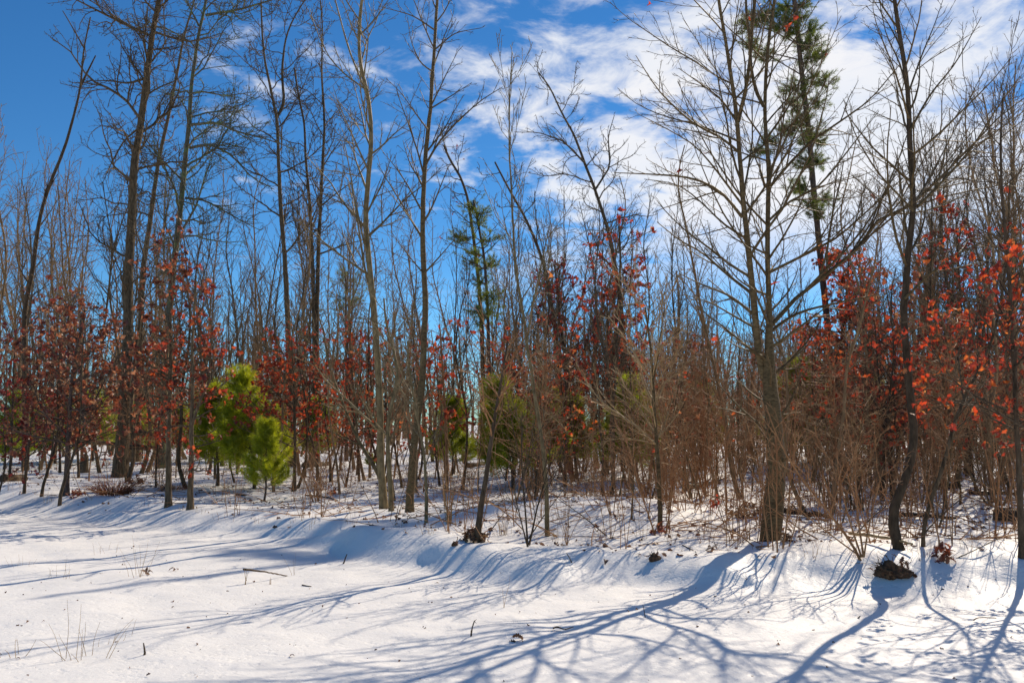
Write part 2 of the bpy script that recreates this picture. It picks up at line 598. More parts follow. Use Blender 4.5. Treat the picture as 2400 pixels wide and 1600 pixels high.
class Tree:
    def __init__(self, seed, sp, scale=1.0):
        self.rng = np.random.default_rng(seed)
        self.sp = dict(SP[sp])
        self.stems = []         # (P, R, L)
        self.lv = []            # (P, R, ids, sides)
        self.nl = 0
        self.tips = []
        self.scale = scale

    def stem(self, pts, r0, r1, step=0.22, flare=0.0, wig=0.0):
        pts = np.asarray(pts, float)
        n = len(pts)
        d = np.concatenate([[0], np.cumsum(np.linalg.norm(np.diff(pts, axis=0), axis=1))])
        rad = r0 + (r1 - r0) * (d / d[-1]) ** 0.9
        wm = getattr(self, 'wmid', None)
        if wm:
            rad = np.interp(d / d[-1], [0, wm[0] * .7, wm[0], 1], [r0, r0 * .6 + wm[1] * .4, wm[1], r1])
        P, R, L = resample(pts, rad, step)
        if wig:
            w = np.cumsum(self.rng.normal(size=P.shape) * wig, 0)
            w -= np.linspace(0, 1, len(P))[:, None] * w[-1]
            w[:, 2] = 0
            P = P + w
        if flare:
            h = P[:, 2] - P[0, 2]
            R = R * (1 + flare * np.exp(-h / (3.0 * r0)))
        self.stems.append((P, R, L))
        return P, R

    def limbs_on(self, si, n, t0, t1, lmax, shape=0.6, side=None, ang=None, rscale=0.5):
        """procedural limbs along stem si"""
        rng = self.rng
        P, R, L = self.stems[si]
        sp = self.sp
        K = len(P)
        t = t0 + (t1 - t0) * (np.arange(n) + rng.uniform(0.1, 0.9, n)) / n
        s = t * (K - 1)
        i0 = np.minimum(s.astype(int), K - 2)
        fr = (s - i0)[:, None]
        p = P[i0] * (1 - fr) + P[i0 + 1] * fr
        tan = unit(P[i0 + 1] - P[i0])
        rr = np.interp(s, np.arange(K), R)
        az = np.arange(n) * 2.399 + rng.normal(0, 0.5, n) + rng.uniform(0, 6.28)
        rv = np.stack([np.cos(az), np.sin(az), np.zeros(n)], 1)
        if side is not None:
            rv = rv + np.array([side, 0, 0])
        perp = unit(rv - (rv * tan).sum(1, keepdims=True) * tan)
        a = np.radians(np.clip(rng.normal(ang or sp['a1'], sp['a1sd'], n), 15, 105))[:, None]
        D = np.cos(a) * tan + np.sin(a) * perp
        Ln = lmax * (1 - shape * t) * rng.uniform(0.6, 1.1, n)
        r0 = np.minimum(rr * rscale, 0.012 * self.scale + 0.011 * Ln)
        PP, RR = grow(p, D, Ln, r0, 10, sp['g1'], sp['b1'], rng, 0.25)
        self.add_limbs(PP, RR, Ln)

    def add_limbs(self, PP, RR, Ln):
        ids = self.nl + np.arange(len(PP))
        self.nl += len(PP)
        self.lv.append((PP, RR, Ln, ids, 6))

    def traced(self, pts, r0, tip=0.25):
        P, R, L = resample(pts, np.linspace(r0, r0 * tip, len(pts)), 0.1)
        s = np.linspace(0, len(P) - 1, 11)
        Q = np.stack([np.interp(s, np.arange(len(P)), P[:, i]) for i in range(3)], 1)
        self.add_limbs(Q[None], np.linspace(r0, r0 * tip, 11)[None], np.array([L]))

    def finish(self, dens=1.0, lens=1.0, deep=True):
        rng, sp, rmin = self.rng, self.sp, self.sp['rmin'] * self.scale
        if not self.lv:
            self.all = []
            return
        P = np.concatenate([x[0] for x in self.lv])
        R = np.concatenate([x[1] for x in self.lv])
        L = np.concatenate([x[2] for x in self.lv])
        ids = np.concatenate([x[3] for x in self.lv])
        R = np.maximum(R, rmin)
        out = [(P, R, ids, 6)]
        p, d, l_, r, i2 = spawn(P, R, L, ids, rng, sp['d2'] * dens, .12, sp['a2'], 12, sp['l2'] * lens, .15, 2.2, .62, rmin, .25)
        P2, R2 = grow(p, d, l_, r, 6, sp['g2'], sp['b2'], rng, .4)
        R2 = np.maximum(R2, rmin * .8)
        out.append((P2, R2, i2, 4))
        p, d, l3, r, i3 = spawn(P2, R2, l_, i2, rng, sp['d3'] * dens, .12, sp['a3'], 13, sp['l3'] * lens, .08, sp['l3max'], .6, rmin * .75, .2)
        P3, R3 = grow(p, d, l3, np.minimum(r, rmin * 1.3), 4, sp['g3'], sp['b3'], rng, .5)
        out.append((P3, R3, i3, 3))
        self.tipP, self.tipD, self.tipI = P3, unit(P3[:, -1] - P3[:, -2]), i3
        if sp['d4'] and deep:
            p, d, l4, r, i4 = spawn(P3, R3, l3, i3, rng, sp['d4'] * dens, .15, 50, 14, .5, .05, .3, .7, rmin * .7, .1)
            P4, R4 = grow(p, d, l4, np.minimum(r, rmin), 2, .2, .02, rng, .6)
            out.append((P4, R4, i4, 3))
        self.all = out

    # ---- output
    def trunk_mesh(self, si, mat, base, sides=10):
        P, R, L = self.stems[si]
        b = MB()
        R = R.copy()
        P2 = np.concatenate([P, P[-1:] + (P[-1:] - P[-2:-1]) * 0.05])
        R2 = np.concatenate([R, [0.0005]])
        b.tubes((P2 - base)[None], R2[None], sides, wob_amp=0.05, rng=self.rng)
        return b.build("trunk", mat)

    def limb_mesh(self, i, mat, base):
        b = MB()
        for P, R, ids, sd in self.all:
            m = ids == i if i is not None else slice(None)
            b.tubes(P[m] - base, R[m], sd)
        return b.build("limb" if i is not None else "crown", mat)


# ------------------------------------------------------------------ leaves and needles
def leaf_shape(full=True):
    if full:
        st = [(0, .015), (.16, .02), (.22, .10), (.30, .26), (.36, .10), (.46, .36), (.56, .13), (.66, .38), (.74, .14), (.86, .2), (1, .01)]
    else:
        st = [(0, .03), (.3, .24), (.42, .14), (.65, .36), (1, .03)]
    V, Q = [], []
    for k, (x, w) in enumerate(st):
        z = 0.16 * math.sin(x * 3.0) - 0.22 * x * x
        V += [(x, w, z + .45 * w), (x, 0, z), (x + (0.05 if full else 0), -w, z + .3 * w)]
        if k:
            a = 3 * (k - 1)
            Q += [(a, a + 1, a + 4, a + 3), (a + 1, a + 2, a + 5, a + 4)]
    return np.array(V), np.array(Q)


LV_FULL, LQ_FULL = leaf_shape(True)
LV_LOW, LQ_LOW = leaf_shape(False)


def leaf_frames(n, rng, D=None, droop=0.6):
    f = rng.normal(size=(n, 3))
    if D is not None:
        f = f * 0.6 + D
    f[:, 2] -= droop
    f = unit(f)
    u = rng.normal(size=(n, 3))
    r = unit(np.cross(u, f))
    u = np.cross(f, r)
    return np.stack([f, r, u], 2)      # columns


def leaves_batch(mb, pos, size, rng, D=None, droop=0.6, low=True):
    V, Q = (LV_LOW, LQ_LOW) if low else (LV_FULL, LQ_FULL)
    n = len(pos)
    if n == 0:
        return
    Fm = leaf_frames(n, rng, D, droop)
    curl = rng.uniform(0.4, 1.8, (n, 1, 1)) * np.array([[[0, 0, 1.0]]]) + np.array([[[1.0, 1.0, 0]]])
    VV = V[None] * curl * size[:, None, None]
    VV = np.einsum('nij,nvj->nvi', Fm, VV) + pos[:, None, :]
    FF = Q[None] + (np.arange(n) * len(V))[:, None, None]
    mb.add(VV, FF.reshape(-1, 4), np.repeat(rng.uniform(0, 1, n), len(V)))


LEAF_MESHES = {}


def leaf_mesh(matkey, k):
    if (matkey, k) not in LEAF_MESHES:
        rng = np.random.default_rng(100 + k)
        b = MB()
        V = LV_FULL * np.array([1, rng.uniform(.8, 1.2), rng.uniform(.5, 2.2)])
        V[:, 2] += 0.12 * np.sin(V[:, 1] * 7 + k) * V[:, 0]
        b.add(V, LQ_FULL)
        LEAF_MESHES[(matkey, k)] = b.build("leaf", MAT[matkey])
    return LEAF_MESHES[(matkey, k)]


def needle_tufts(mb, pos, D, length, per, rng, width=0.006, spread=0.9):
    n = len(pos)
    P = np.repeat(pos, per, 0)
    DD = np.repeat(D, per, 0)
    d = unit(DD * 0.55 + spread * rng.normal(size=P.shape) * 0.6)
    P = P + DD * rng.uniform(-0.12, 0.06, (len(P), 1)) * length / 0.12
    ln = length * rng.uniform(0.7, 1.15, (len(P), 1))
    w = unit(np.cross(d, rng.normal(size=P.shape))) * width
    tip = P + d * ln + np.array([0, 0, -0.06]) * ln
    V = np.stack([P - w * .5, P + w * .5, tip], 1)
    Fc = np.arange(len(P) * 3).reshape(-1, 3)
    mb.add(V, Fc, np.repeat(np.repeat(rng.uniform(0, 1, n), per) * .7 + rng.uniform(0, .3, len(P)), 3))


# ------------------------------------------------------------------ hero trees, traced against the photograph's trunks
def px_path(pts, depth, rng, swing=0.05):
    out = []
    z0 = None
    dy = 0.0
    for k, (x, y) in enumerate(pts):
        if k:
            h = abs(pts[k - 1][1] - y) / F * depth
            dy += rng.normal(0, swing) * h
        out.append(at(x, y, depth + dy))
    return np.array(out)


HERO = {}
WELLS = []
HD = 1.45


def hero(name, label, cat, stems, sp, mat, limbs, seed, group=None, traced=(), ext=2.5, flare=0.5, finish=(1.0, 1.0),
         leaves=None, scale=1.0, deep=True, limbmat=None, swing=0.05, wig=0.004, depth=None, midw=None):
    """stems: list of (pixel points, base width px, top width px); the first starts at the ground"""
    rng = np.random.default_rng(seed)
    t = Tree(seed, sp, scale)
    first = stems[0][0]
    base = on_ground(*first[0])
    if depth:
        b2 = at(first[0][0], first[0][1], depth)
        base = np.array([b2[0], depth, float(ground_z(b2[0], depth))])
    dep = base[1]
    for k, (pts, w0, w1) in enumerate(stems):
        P = px_path(pts, dep, rng, swing)
        if k == 0:
            P[0] = base
            P = np.concatenate([[base - np.array([0, 0, .12])], P])
        top = pts[-1]
        r0, r1 = w0 / 2 * dep / F, w1 / 2 * dep / F
        t.wmid = None if k or not midw else (midw[0], midw[1] / 2 * dep / F)
        if top[1] < 60 and ext:
            d = unit(P[-1] - P[-2])
            P = np.concatenate([P, [P[-1] + d * ext * .5 + rng.normal(0, .1, 3) * np.array([1, 1, 0]), P[-1] + d * ext]])
            r1 = r1 * 0.5
        t.stem(P, r0, r1, step=0.2 if dep < 20 else .35, flare=flare if k == 0 else 0, wig=wig)
    for (pts, w0) in traced:
        P = px_path(pts, dep, rng, 0.25)
        t.traced(P, w0 / 2 * dep / F)
    for (si, n, t0, t1, lmax, shape, side, ang) in limbs:
        t.limbs_on(si, n, t0, t1, lmax, shape, side, ang)
    t.sp['rmin'] = max(t.sp['rmin'], dep * .00034) / scale
    t.finish(finish[0] * HD, finish[1], deep=deep)
    root = thing(name, label, cat, tuple(base), group)
    for k in range(len(t.stems)):
        link("trunk" if k == 0 else "stem", t.trunk_mesh(k, MAT[mat], base, 12 if k == 0 else 9), root)
    lm = MAT[limbmat or mat]
    for i in range(t.nl):
        link("limb", t.limb_mesh(i, lm, base), root)
    if leaves:
        add_leaves(t, root, base, rng, **leaves)
    HERO[label] = (t, root, base)
    WELLS.append((base[0], base[1], max(.06, t.stems[0][1][1])))
    return t, root, base


def add_leaves(t, root, base, rng, mat='leaf_red', frac=0.5, per=3, size=.11, single=0, zmin=None, zmax=None, spread=.06, cond=None):
    tip = t.tipP[:, -1]
    keep = rng.uniform(0, 1, len(tip)) < frac * (0.35 + 0.9 * (0.5 + 0.5 * wob(tip[:, 0] * 1.3 + tip[:, 2], tip[:, 1] + 2 * tip[:, 2], 1.3, 2)))
    if zmin is not None:
        keep &= tip[:, 2] > zmin
    if zmax is not None:
        keep &= tip[:, 2] < zmax
    if cond is not None:
        keep &= cond(tip)
    k = np.where(keep)[0]
    k = np.repeat(k, per)
    pos = t.tipP[k, -1] + rng.normal(0, spread, (len(k), 3)) * 0.5
    back = rng.uniform(0, 1, (len(k), 1)) ** 2
    pos = pos * (1 - back * .5) + t.tipP[k, -2] * back * .5
    D = t.tipD[k]
    sz = size * rng.uniform(.6, 1.25, len(k))
    ns = min(single, len(k))
    order = rng.permutation(len(k))
    a, b_ = order[:ns], order[ns:]
    if ns:
        Fm = leaf_frames(ns, rng, D[a], .7)
        for q in range(ns):
            me = leaf_mesh(mat + '_o', int(rng.integers(0, 6)))
            o = link("leaf", me, root)
            Mx = Matrix(np.hstack([Fm[q] * sz[a[q]], (pos[a[q]] - base)[:, None]]).tolist() + [[0, 0, 0, 1]])
            o.matrix_local = Mx
    if len(b_):
        mb = MB()
        leaves_batch(mb, pos[b_] - base, sz[b_], rng, D[b_], .7)
        o = link("leaves", mb.build("leaves", MAT[mat], attr=True), root)
        o["kind"] = "stuff"


# ---- tall oaks at the back left
hero("oak_tree", "tallest thick dark-barked oak above the russet grass tuft", "tree",
     [([(282, 1116), (284, 1085), (286, 1051), (293, 946), (298, 875), (303, 700), (301, 663), (309, 510), (314, 383), (332, 281), (344, 179), (355, 92), (372, 0)], 30, 15)],
     'oak', 'oak', [(0, 10, .26, .55, 2.6, .2, None, 75), (0, 24, .45, .99, 5.4, .4, None, None)], 11, flare=.55,
     traced=[([(347, 82), (286, 54), (230, 26), (179, 0), (120, -30)], 8), ([(334, 186), (301, 196), (255, 189), (204, 190)], 6),
             ([(325, 300), (290, 330), (262, 380), (240, 430)], 5)], ext=4, finish=(1.0, 1.0))
hero("oak_tree", "oak trunk blotched with green lichen and long crooked limbs reaching right", "tree",
     [([(377, 1096), (379, 1060), (382, 946), (386, 854), (398, 700), (411, 587), (423, 485), (434, 367), (444, 276), (446, 204), (459, 117), (469, 56), (480, 20)], 22, 10)],
     'oak', 'oak_lichen', [(0, 20, .36, .98, 5.2, .3, .35, None)], 12, flare=.4,
     traced=[([(446, 293), (510, 286), (546, 306), (628, 327), (690, 350)], 7), ([(444, 347), (490, 337), (541, 362), (592, 418), (643, 444)], 7),
             ([(434, 464), (480, 469), (526, 495), (561, 515), (610, 540)], 6), ([(429, 536), (459, 485), (475, 434), (490, 388), (500, 350)], 6),
             ([(482, 36), (561, 23), (638, 0), (700, -20)], 7), ([(466, 60), (445, 20), (430, -20)], 6), ([(446, 220), (470, 214), (530, 225), (600, 215)], 5)],
     ext=2, finish=(1.0, 1.0))
hero("oak_tree", "leaning reddish oak squeezed behind the two thick oaks", "tree",
     [([(318, 1080), (322, 950), (326, 800), (332, 638), (352, 510), (372, 367), (390, 296), (408, 204), (425, 110), (440, 50)], 19, 6)],
     'oak', 'oak', [(0, 16, .4, .98, 3.4, .4, None, None)], 13, leaves=dict(mat='leaf_brown', frac=.05, per=2, size=.16), finish=(.8, 1))
hero("dead_tree", "bare dead pole leaning right with a forked snag top", "tree",
     [([(60, 1102), (62, 1000), (58, 850), (56, 724), (77, 638), (92, 510), (110, 449), (148, 357), (176, 265), (189, 204), (191, 173), (196, 112), (206, 70), (212, 41)], 16, 3),
      ([(189, 204), (205, 168), (224, 131)], 6, 3), ([(196, 112), (172, 68), (147, 26)], 4, 2)],
     'dead', 'dark', [(0, 9, .3, .62, 1.8, .3, None, None)], 14, ext=0, flare=.2)
hero("bare_tree", "tall crooked bare tree with a high fork behind the young pine", "tree",
     [([(684, 1090), (682, 950), (676, 796), (673, 714), (666, 587), (656, 485), (651, 383), (648, 276), (635, 219), (617, 128), (612, 30)], 17, 5),
      ([(648, 276), (669, 248), (660, 175), (668, 90), (690, 40)], 8, 3)],
     'oak', 'oak', [(0, 20, .40, .98, 4.4, .3, None, None), (1, 9, .2, .95, 3.0, .4, None, None)], 15, finish=(.9, 1))
hero("bare_tree", "straight bare tree beside a slimmer twin stem", "tree",
     [([(742, 1085), (741, 900), (742, 714), (745, 587), (750, 485), (755, 383), (760, 286), (753, 179), (755, 51)], 15, 4),
      ([(735, 1080), (736, 900), (735, 714), (732, 587), (727, 485), (717, 383), (714, 286), (700, 230), (690, 160)], 12, 4)],
     'oak', 'oak', [(0, 18, .4, .98, 3.6, .3, None, 45), (1, 14, .42, .98, 3.4, .3, None, 48)], 16, finish=(.9, 1))
# ---- pale young trees in the middle
hero("young_bare_tree", "smooth grey young tree in the clump with its main fork high up", "tree",
     [([(900, 1190), (896, 1130), (893, 1064), (891, 968), (885, 834), (876, 719), (864, 612), (854, 510), (864, 398), (869, 327), (864, 230), (843, 153), (840, 60), (845, 0)], 19, 5),
      ([(864, 230), (838, 165), (815, 105), (800, 50)], 5, 2), ([(876, 719), (850, 600), (838, 500), (825, 420), (808, 340)], 7, 2)],
     'cherry', 'grey', [(0, 30, .30, .97, 2.4, .3, None, 40), (2, 8, .2, .95, 1.2, .3, None, None), (1, 5, .1, .9, .8, .3, None, None)], 17, flare=.3, ext=4.5,
     traced=[([(891, 1010), (841, 964), (803, 926), (765, 895), (735, 850)], 7)])
hero("young_bare_tree", "straight pale young tree with V-shaped branch pairs to its tip", "tree",
     [([(960, 1197), (962, 1140), (965, 1083), (973, 1006), (982, 940), (988, 891), (992, 719), (991, 663), (986, 561), (989, 459), (996, 357), (1007, 255), (1014, 168), (1019, 66), (1022, 0)], 19, 4)],
     'cherry', 'cherry', [(0, 20, .34, .98, 2.0, .2, None, 40)], 18, flare=.3, ext=4.5,
     traced=[([(993, 642), (1030, 602), (1065, 561)], 5), ([(990, 638), (950, 590), (915, 540)], 4), ([(991, 398), (1025, 337), (1065, 291), (1127, 235), (1178, 204)], 6),
             ([(986, 490), (953, 429), (917, 378), (897, 357)], 5), ([(1004, 306), (973, 265), (938, 214), (905, 185)], 4), ([(1009, 255), (1050, 230), (1106, 194)], 4),
             ([(1019, 117), (1065, 77), (1127, 66)], 4), ([(1019, 71), (968, 36), (887, 15)], 4), ([(1014, 168), (985, 150), (962, 95), (955, 40)], 4)])
hero("young_bare_tree", "second grey stem of the clump bending right above head height", "tree",
     [([(918, 1194), (914, 1130), (911, 1083), (905, 1006), (915, 950), (930, 905), (934, 864), (920, 810), (905, 770), (900, 700)], 13, 4)],
     'cherry', 'grey', [(0, 14, .3, .97, 1.5, .3, None, None)], 19, flare=.2)
hero("leaning_bare_tree", "slanting bare stem leaning left out of the grey clump", "tree",
     [([(908, 1150), (890, 1105), (868, 1079), (837, 1033), (820, 985), (807, 949), (790, 915), (776, 880), (765, 830), (758, 770)], 11, 3)],
     'cherry', 'grey', [(0, 14, .3, .97, 1.5, .2, None, None)], 20, flare=.1)
hero("sapling", "thin straight sapling with a pale side beside the clump", "sapling",
     [([(998, 1221), (999, 1150), (998, 1100), (992, 1044), (984, 1000), (972, 950), (960, 880), (955, 800)], 9, 3)],
     'spray', 'grey', [(0, 14, .3, .97, 1.1, .3, None, None)], 21, flare=.15)
hero("sapling", "leaning sapling rising from a collar of fallen leaves", "sapling",
     [([(1117, 1267), (1122, 1225), (1130, 1178), (1141, 1102), (1155, 1025), (1163, 968), (1172, 925), (1178, 870), (1190, 800)], 16, 4)],
     'spray', 'dark', [(0, 12, .5, .98, 1.2, .2, None, 44)], 22, flare=.2, limbmat='brown', finish=(.75, 1),
     traced=[([(1170, 930), (1140, 890), (1100, 872), (1060, 866)], 4), ([(1168, 940), (1120, 925), (1080, 880)], 3)])
hero("birch_sapling", "slender whitish sapling with few large orange leaves up high", "sapling",
     [([(1284, 1251), (1282, 1190), (1280, 1121), (1273, 1044), (1263, 968), (1250, 891), (1238, 815), (1232, 757), (1220, 700), (1207, 600), (1202, 500), (1197, 400), (1193, 300), (1196, 200), (1200, 122)], 11, 2),
      ([(1236, 800), (1246, 730), (1262, 660), (1275, 590), (1290, 520)], 6, 2)],
     'spray', 'grey', [(0, 20, .42, .97, 1.5, .45, None, 27), (1, 7, .2, .95, .9, .3, None, None)], 23, flare=.15,
     leaves=dict(mat='leaf_bright', frac=.045, per=1, size=.17, single=60, zmin=2.0, zmax=4.2), finish=(.8, 1))
hero("sapling", "tan sapling spraying into a fan of fine pale twigs", "sapling",
     [([(1546, 1240), (1547, 1190), (1546, 1160), (1542, 1083), (1537, 1006), (1533, 930), (1531, 884), (1524, 800), (1512, 720)], 12, 4),
      ([(1531, 890), (1545, 830), (1552, 770), (1560, 700)], 6, 2)],
     'spray', 'cherry', [(0, 22, .38, .98, 1.4, .2, None, 38), (1, 8, .1, .97, .8, .2, None, None)], 24, flare=.2,
     traced=[([(1535, 1037), (1491, 998), (1450, 970), (1410, 945), (1372, 891), (1350, 850)], 6), ([(1535, 1040), (1500, 1030), (1450, 1025), (1412, 1035)], 4),
             ([(1538, 1030), (1565, 1000), (1590, 970), (1610, 925)], 4), ([(1531, 900), (1500, 850), (1470, 800), (1445, 765), (1425, 740)], 5)],
     finish=(.95, 1.1), limbmat='tan')
# ---- the big right-hand tree
hero("cherry_tree", "stout twin-stemmed tree with long limbs sweeping up on both sides", "tree",
     [([(1806, 1256), (1812, 1200), (1818, 1146), (1818, 1080), (1813, 1012), (1806, 930), (1800, 860), (1802, 800), (1801, 740), (1796, 612), (1799, 510), (1801, 434), (1791, 306), (1789, 230), (1795, 130), (1805, 40)], 48, 7),
      ([(1808, 930), (1785, 868), (1776, 820), (1773, 765), (1763, 663), (1753, 561), (1743, 485), (1738, 383), (1730, 286), (1710, 143), (1692, 41), (1685, 0)], 18, 5),
      ([(1730, 286), (1753, 194), (1762, 110), (1768, 20)], 10, 5), ([(1789, 250), (1762, 200), (1758, 120), (1752, 40)], 9, 4)],
     'cherry', 'cherry', [(0, 26, .36, .98, 2.7, .35, None, 48), (1, 24, .2, .98, 2.6, .35, None, 48), (2, 7, .1, .95, 1.3, .3, None, 36), (3, 7, .1, .95, 1.2, .3, None, 36),
                          (0, 16, .10, .40, 1.1, .2, None, 60)], 25, flare=.12,
     traced=[([(1805, 765), (1845, 714), (1906, 668), (2008, 587), (2059, 510), (2140, 480), (2263, 357), (2340, 275), (2400, 230)], 11),
             ([(1803, 780), (1830, 755), (1880, 728), (1960, 710), (2060, 690)], 9),
             ([(1800, 640), (1880, 600), (1960, 560), (2060, 470), (2140, 395)], 8), ([(1803, 440), (1845, 388), (1906, 327), (1968, 286), (2040, 235), (2110, 150)], 8),
             ([(1799, 520), (1850, 470), (1920, 440), (1990, 350), (2060, 260)], 7),
             ([(1740, 510), (1697, 454), (1650, 425), (1600, 413), (1520, 408), (1440, 405)], 8), ([(1752, 560), (1700, 530), (1640, 470), (1590, 430), (1510, 420)], 6),
             ([(1765, 690), (1700, 640), (1640, 585), (1600, 570), (1540, 520)], 8), ([(1770, 740), (1710, 690), (1650, 670), (1590, 640)], 8),
             ([(1772, 770), (1720, 740), (1660, 705), (1600, 690)], 6), ([(1735, 360), (1690, 320), (1640, 300), (1600, 270), (1540, 210), (1490, 130)], 7),
             ([(1730, 290), (1690, 230), (1640, 195), (1590, 160)], 6), ([(1743, 485), (1680, 400), (1630, 340), (1560, 300), (1500, 270)], 6),
             ([(1793, 330), (1850, 250), (1880, 180), (1910, 100)], 6), ([(1801, 430), (1832, 320), (1840, 240), (1850, 150)], 6)],
     leaves=dict(mat='leaf_red', frac=.008, per=1, size=.13, single=30), finish=(1.0, 1.0), midw=(.30, 13))
hero("crooked_tree", "dark tree with a snaking crooked lower trunk beside the dirt clod", "tree",
     [([(2112, 1281), (2098, 1262), (2090, 1245), (2086, 1200), (2092, 1175), (2108, 1151), (2124, 1120), (2135, 1093), (2146, 1039), (2141, 986), (2133, 901), (2124, 834), (2119, 745), (2120, 714), (2128, 587), (2146, 495), (2138, 408), (2133, 306), (2131, 204), (2118, 117), (2102, 25), (2098, 0)], 22, 6)],
     'cherry', 'dark', [(0, 30, .32, .98, 2.1, .3, None, 46)], 26, flare=.3, ext=3.5,
     traced=[([(2150, 485), (2212, 423), (2279, 347), (2335, 255), (2390, 180)], 8), ([(2142, 495), (2100, 450), (2060, 410), (2010, 330), (1980, 250)], 6),
             ([(2120, 700), (2180, 640), (2250, 590), (2320, 560), (2400, 530)], 7), ([(2132, 210), (2160, 130), (2190, 60), (2210, 0)], 5), ([(2133, 306), (2180, 220), (2240, 150), (2300, 40)], 6)],
     limbmat='cherry')
hero("young_bare_tree", "slim curved olive-grey tree leaning right next to the crooked trunk", "tree",
     [([(2162, 1275), (2161, 1240), (2166, 1210), (2179, 1182), (2196, 1145), (2211, 1111), (2222, 1070), (2229, 1035), (2246, 968), (2273, 914), (2309, 847), (2340, 760), (2355, 650), (2362, 540), (2368, 420)], 10, 3)],
     'cherry', 'oak', [(0, 20, .3, .97, 1.6, .3, None, None)], 27, flare=.25)
hero("red_oak", "bright scarlet-leaved oak with a dark trunk beside the cut log", "tree",
     [([(2397, 1300), (2394, 1200), (2388, 1100), (2382, 1000), (2380, 900), (2372, 780), (2366, 650), (2360, 560), (2350, 450), (2345, 330), (2350, 230)], 15, 4)],
     'redoak', 'dark', [(0, 30, .26, .97, 1.9, .35, -.5, None)], 28, leaves=dict(mat='leaf_bright', frac=.45, per=4, size=.085, single=300, zmin=1.5, zmax=4.2), finish=(.8, 1))
hero("red_oak", "scarlet oak just past the wood's right edge casting leafy shadows", "tree",
     [([(2530, 1330), (2540, 1100), (2530, 900), (2545, 700), (2540, 500)], 22, 6)],
     'redoak', 'dark', [(0, 22, .3, .97, 1.9, .35, -.4, None)], 29, leaves=dict(mat='leaf_red', frac=.5, per=4, size=.08, zmin=1.2), finish=(.8, 1))
hero("curved_bare_tree", "bare tree arching left with a gnarled open crown behind the saplings", "tree",
     [([(1462, 1085), (1465, 950), (1462, 820), (1455, 700), (1433, 561), (1417, 510), (1397, 449), (1371, 383), (1346, 316), (1310, 255), (1290, 204), (1262, 170)], 17, 3)],
     'oak', 'oak', [(0, 18, .45, .98, 3.2, .35, None, 55)], 30, finish=(.9, 1),
     traced=[([(1395, 445), (1430, 390), (1425, 320), (1440, 270)], 6), ([(1371, 383), (1320, 330), (1260, 310), (1210, 310)], 5)], deep=False)
hero("bare_tree", "dark slanting tree rising among the crimson oak leaves", "tree",
     [([(1318, 1075), (1316, 950), (1308, 830), (1300, 755), (1280, 638), (1254, 561), (1225, 500), (1190, 440), (1160, 380)], 16, 4)],
     'oak', 'dark', [(0, 14, .4, .98, 2.4, .35, None, 55)], 31, finish=(.8, 1), deep=False)
hero("bare_tree", "gnarled dark tree with knobby crown beside the small pine", "tree",
     [([(1128, 1075), (1132, 900), (1128, 760), (1122, 660), (1108, 540), (1096, 460), (1078, 408), (1055, 378), (1040, 340)], 14, 5)],
     'oak', 'dark', [(0, 16, .5, .98, 2.6, .3, None, 58)], 32, finish=(.8, 1), leaves=dict(mat='leaf_dark', frac=.08, per=2, size=.13), deep=False)
hero("shrub", "bare shrub fanning several long stems from one foot by the dirt clod", "shrub",
     [([(2022, 1306), (1975, 1245), (1925, 1182), (1885, 1130), (1845, 1084), (1815, 1010), (1795, 950)], 7, 2), ([(2020, 1305), (1995, 1240), (1978, 1180), (1965, 1120), (1960, 1060)], 5, 2),
      ([(2023, 1305), (2012, 1235), (2005, 1170), (2002, 1100), (2008, 1040)], 5, 2), ([(2025, 1305), (2035, 1230), (2050, 1165), (2070, 1100)], 4, 2), ([(2018, 1305), (1960, 1265), (1910, 1225), (1870, 1190)], 4, 2)],
     'spray', 'brown', [(0, 10, .3, .97, .9, .3, None, None), (1, 7, .4, .97, .7, .3, None, None), (2, 7, .4, .97, .7, .3, None, None), (3, 6, .4, .97, .6, .3, None, None), (4, 4, .4, .97, .5, .3, None, None)], 44, flare=0)
hero("shrub", "bare upright shrub of thin dark stems left of the whitish sapling", "shrub",
     [([(1238, 1277), (1232, 1220), (1226, 1150), (1222, 1080), (1225, 1000)], 5, 2), ([(1240, 1277), (1256, 1210), (1270, 1150), (1292, 1080)], 5, 2), ([(1236, 1277), (1218, 1215), (1205, 1150)], 4, 2)],
     'spray', 'dark', [(0, 9, .3, .97, .8, .3, None, None), (1, 8, .3, .97, .7, .3, None, None), (2, 5, .4, .97, .5, .3, None, None)], 45, flare=0)
hero("shrub", "reddish upright shoots crowding the stout twin-stemmed trunk's foot", "shrub",
     [([(1822, 1288), (1818, 1200), (1822, 1110), (1816, 1020)], 4, 2), ([(1800, 1282), (1790, 1200), (1786, 1110), (1778, 1030)], 4, 2), ([(1836, 1286), (1846, 1210), (1852, 1120), (1862, 1040)], 4, 2),
      ([(1812, 1290), (1806, 1210), (1800, 1130)], 3, 2), ([(1850, 1280), (1870, 1215), (1886, 1150)], 3, 2)],
     'spray', 'brown', [(0, 8, .3, .97, .7, .3, None, None), (1, 8, .3, .97, .7, .3, None, None), (2, 8, .3, .97, .7, .3, None, None)], 46, flare=0)
hero("shrub", "low spray of thin stems springing from the tan sapling's foot", "shrub",
     [([(1540, 1250), (1510, 1180), (1488, 1110), (1475, 1050)], 4, 2), ([(1560, 1252), (1575, 1170), (1582, 1100), (1600, 1030)], 4, 2), ([(1570, 1255), (1566, 1180), (1560, 1110)], 3, 2)],
     'spray', 'brown', [(0, 8, .3, .97, .7, .3, None, None), (1, 8, .3, .97, .7, .3, None, None), (2, 6, .3, .97, .6, .3, None, None)], 47, flare=0)
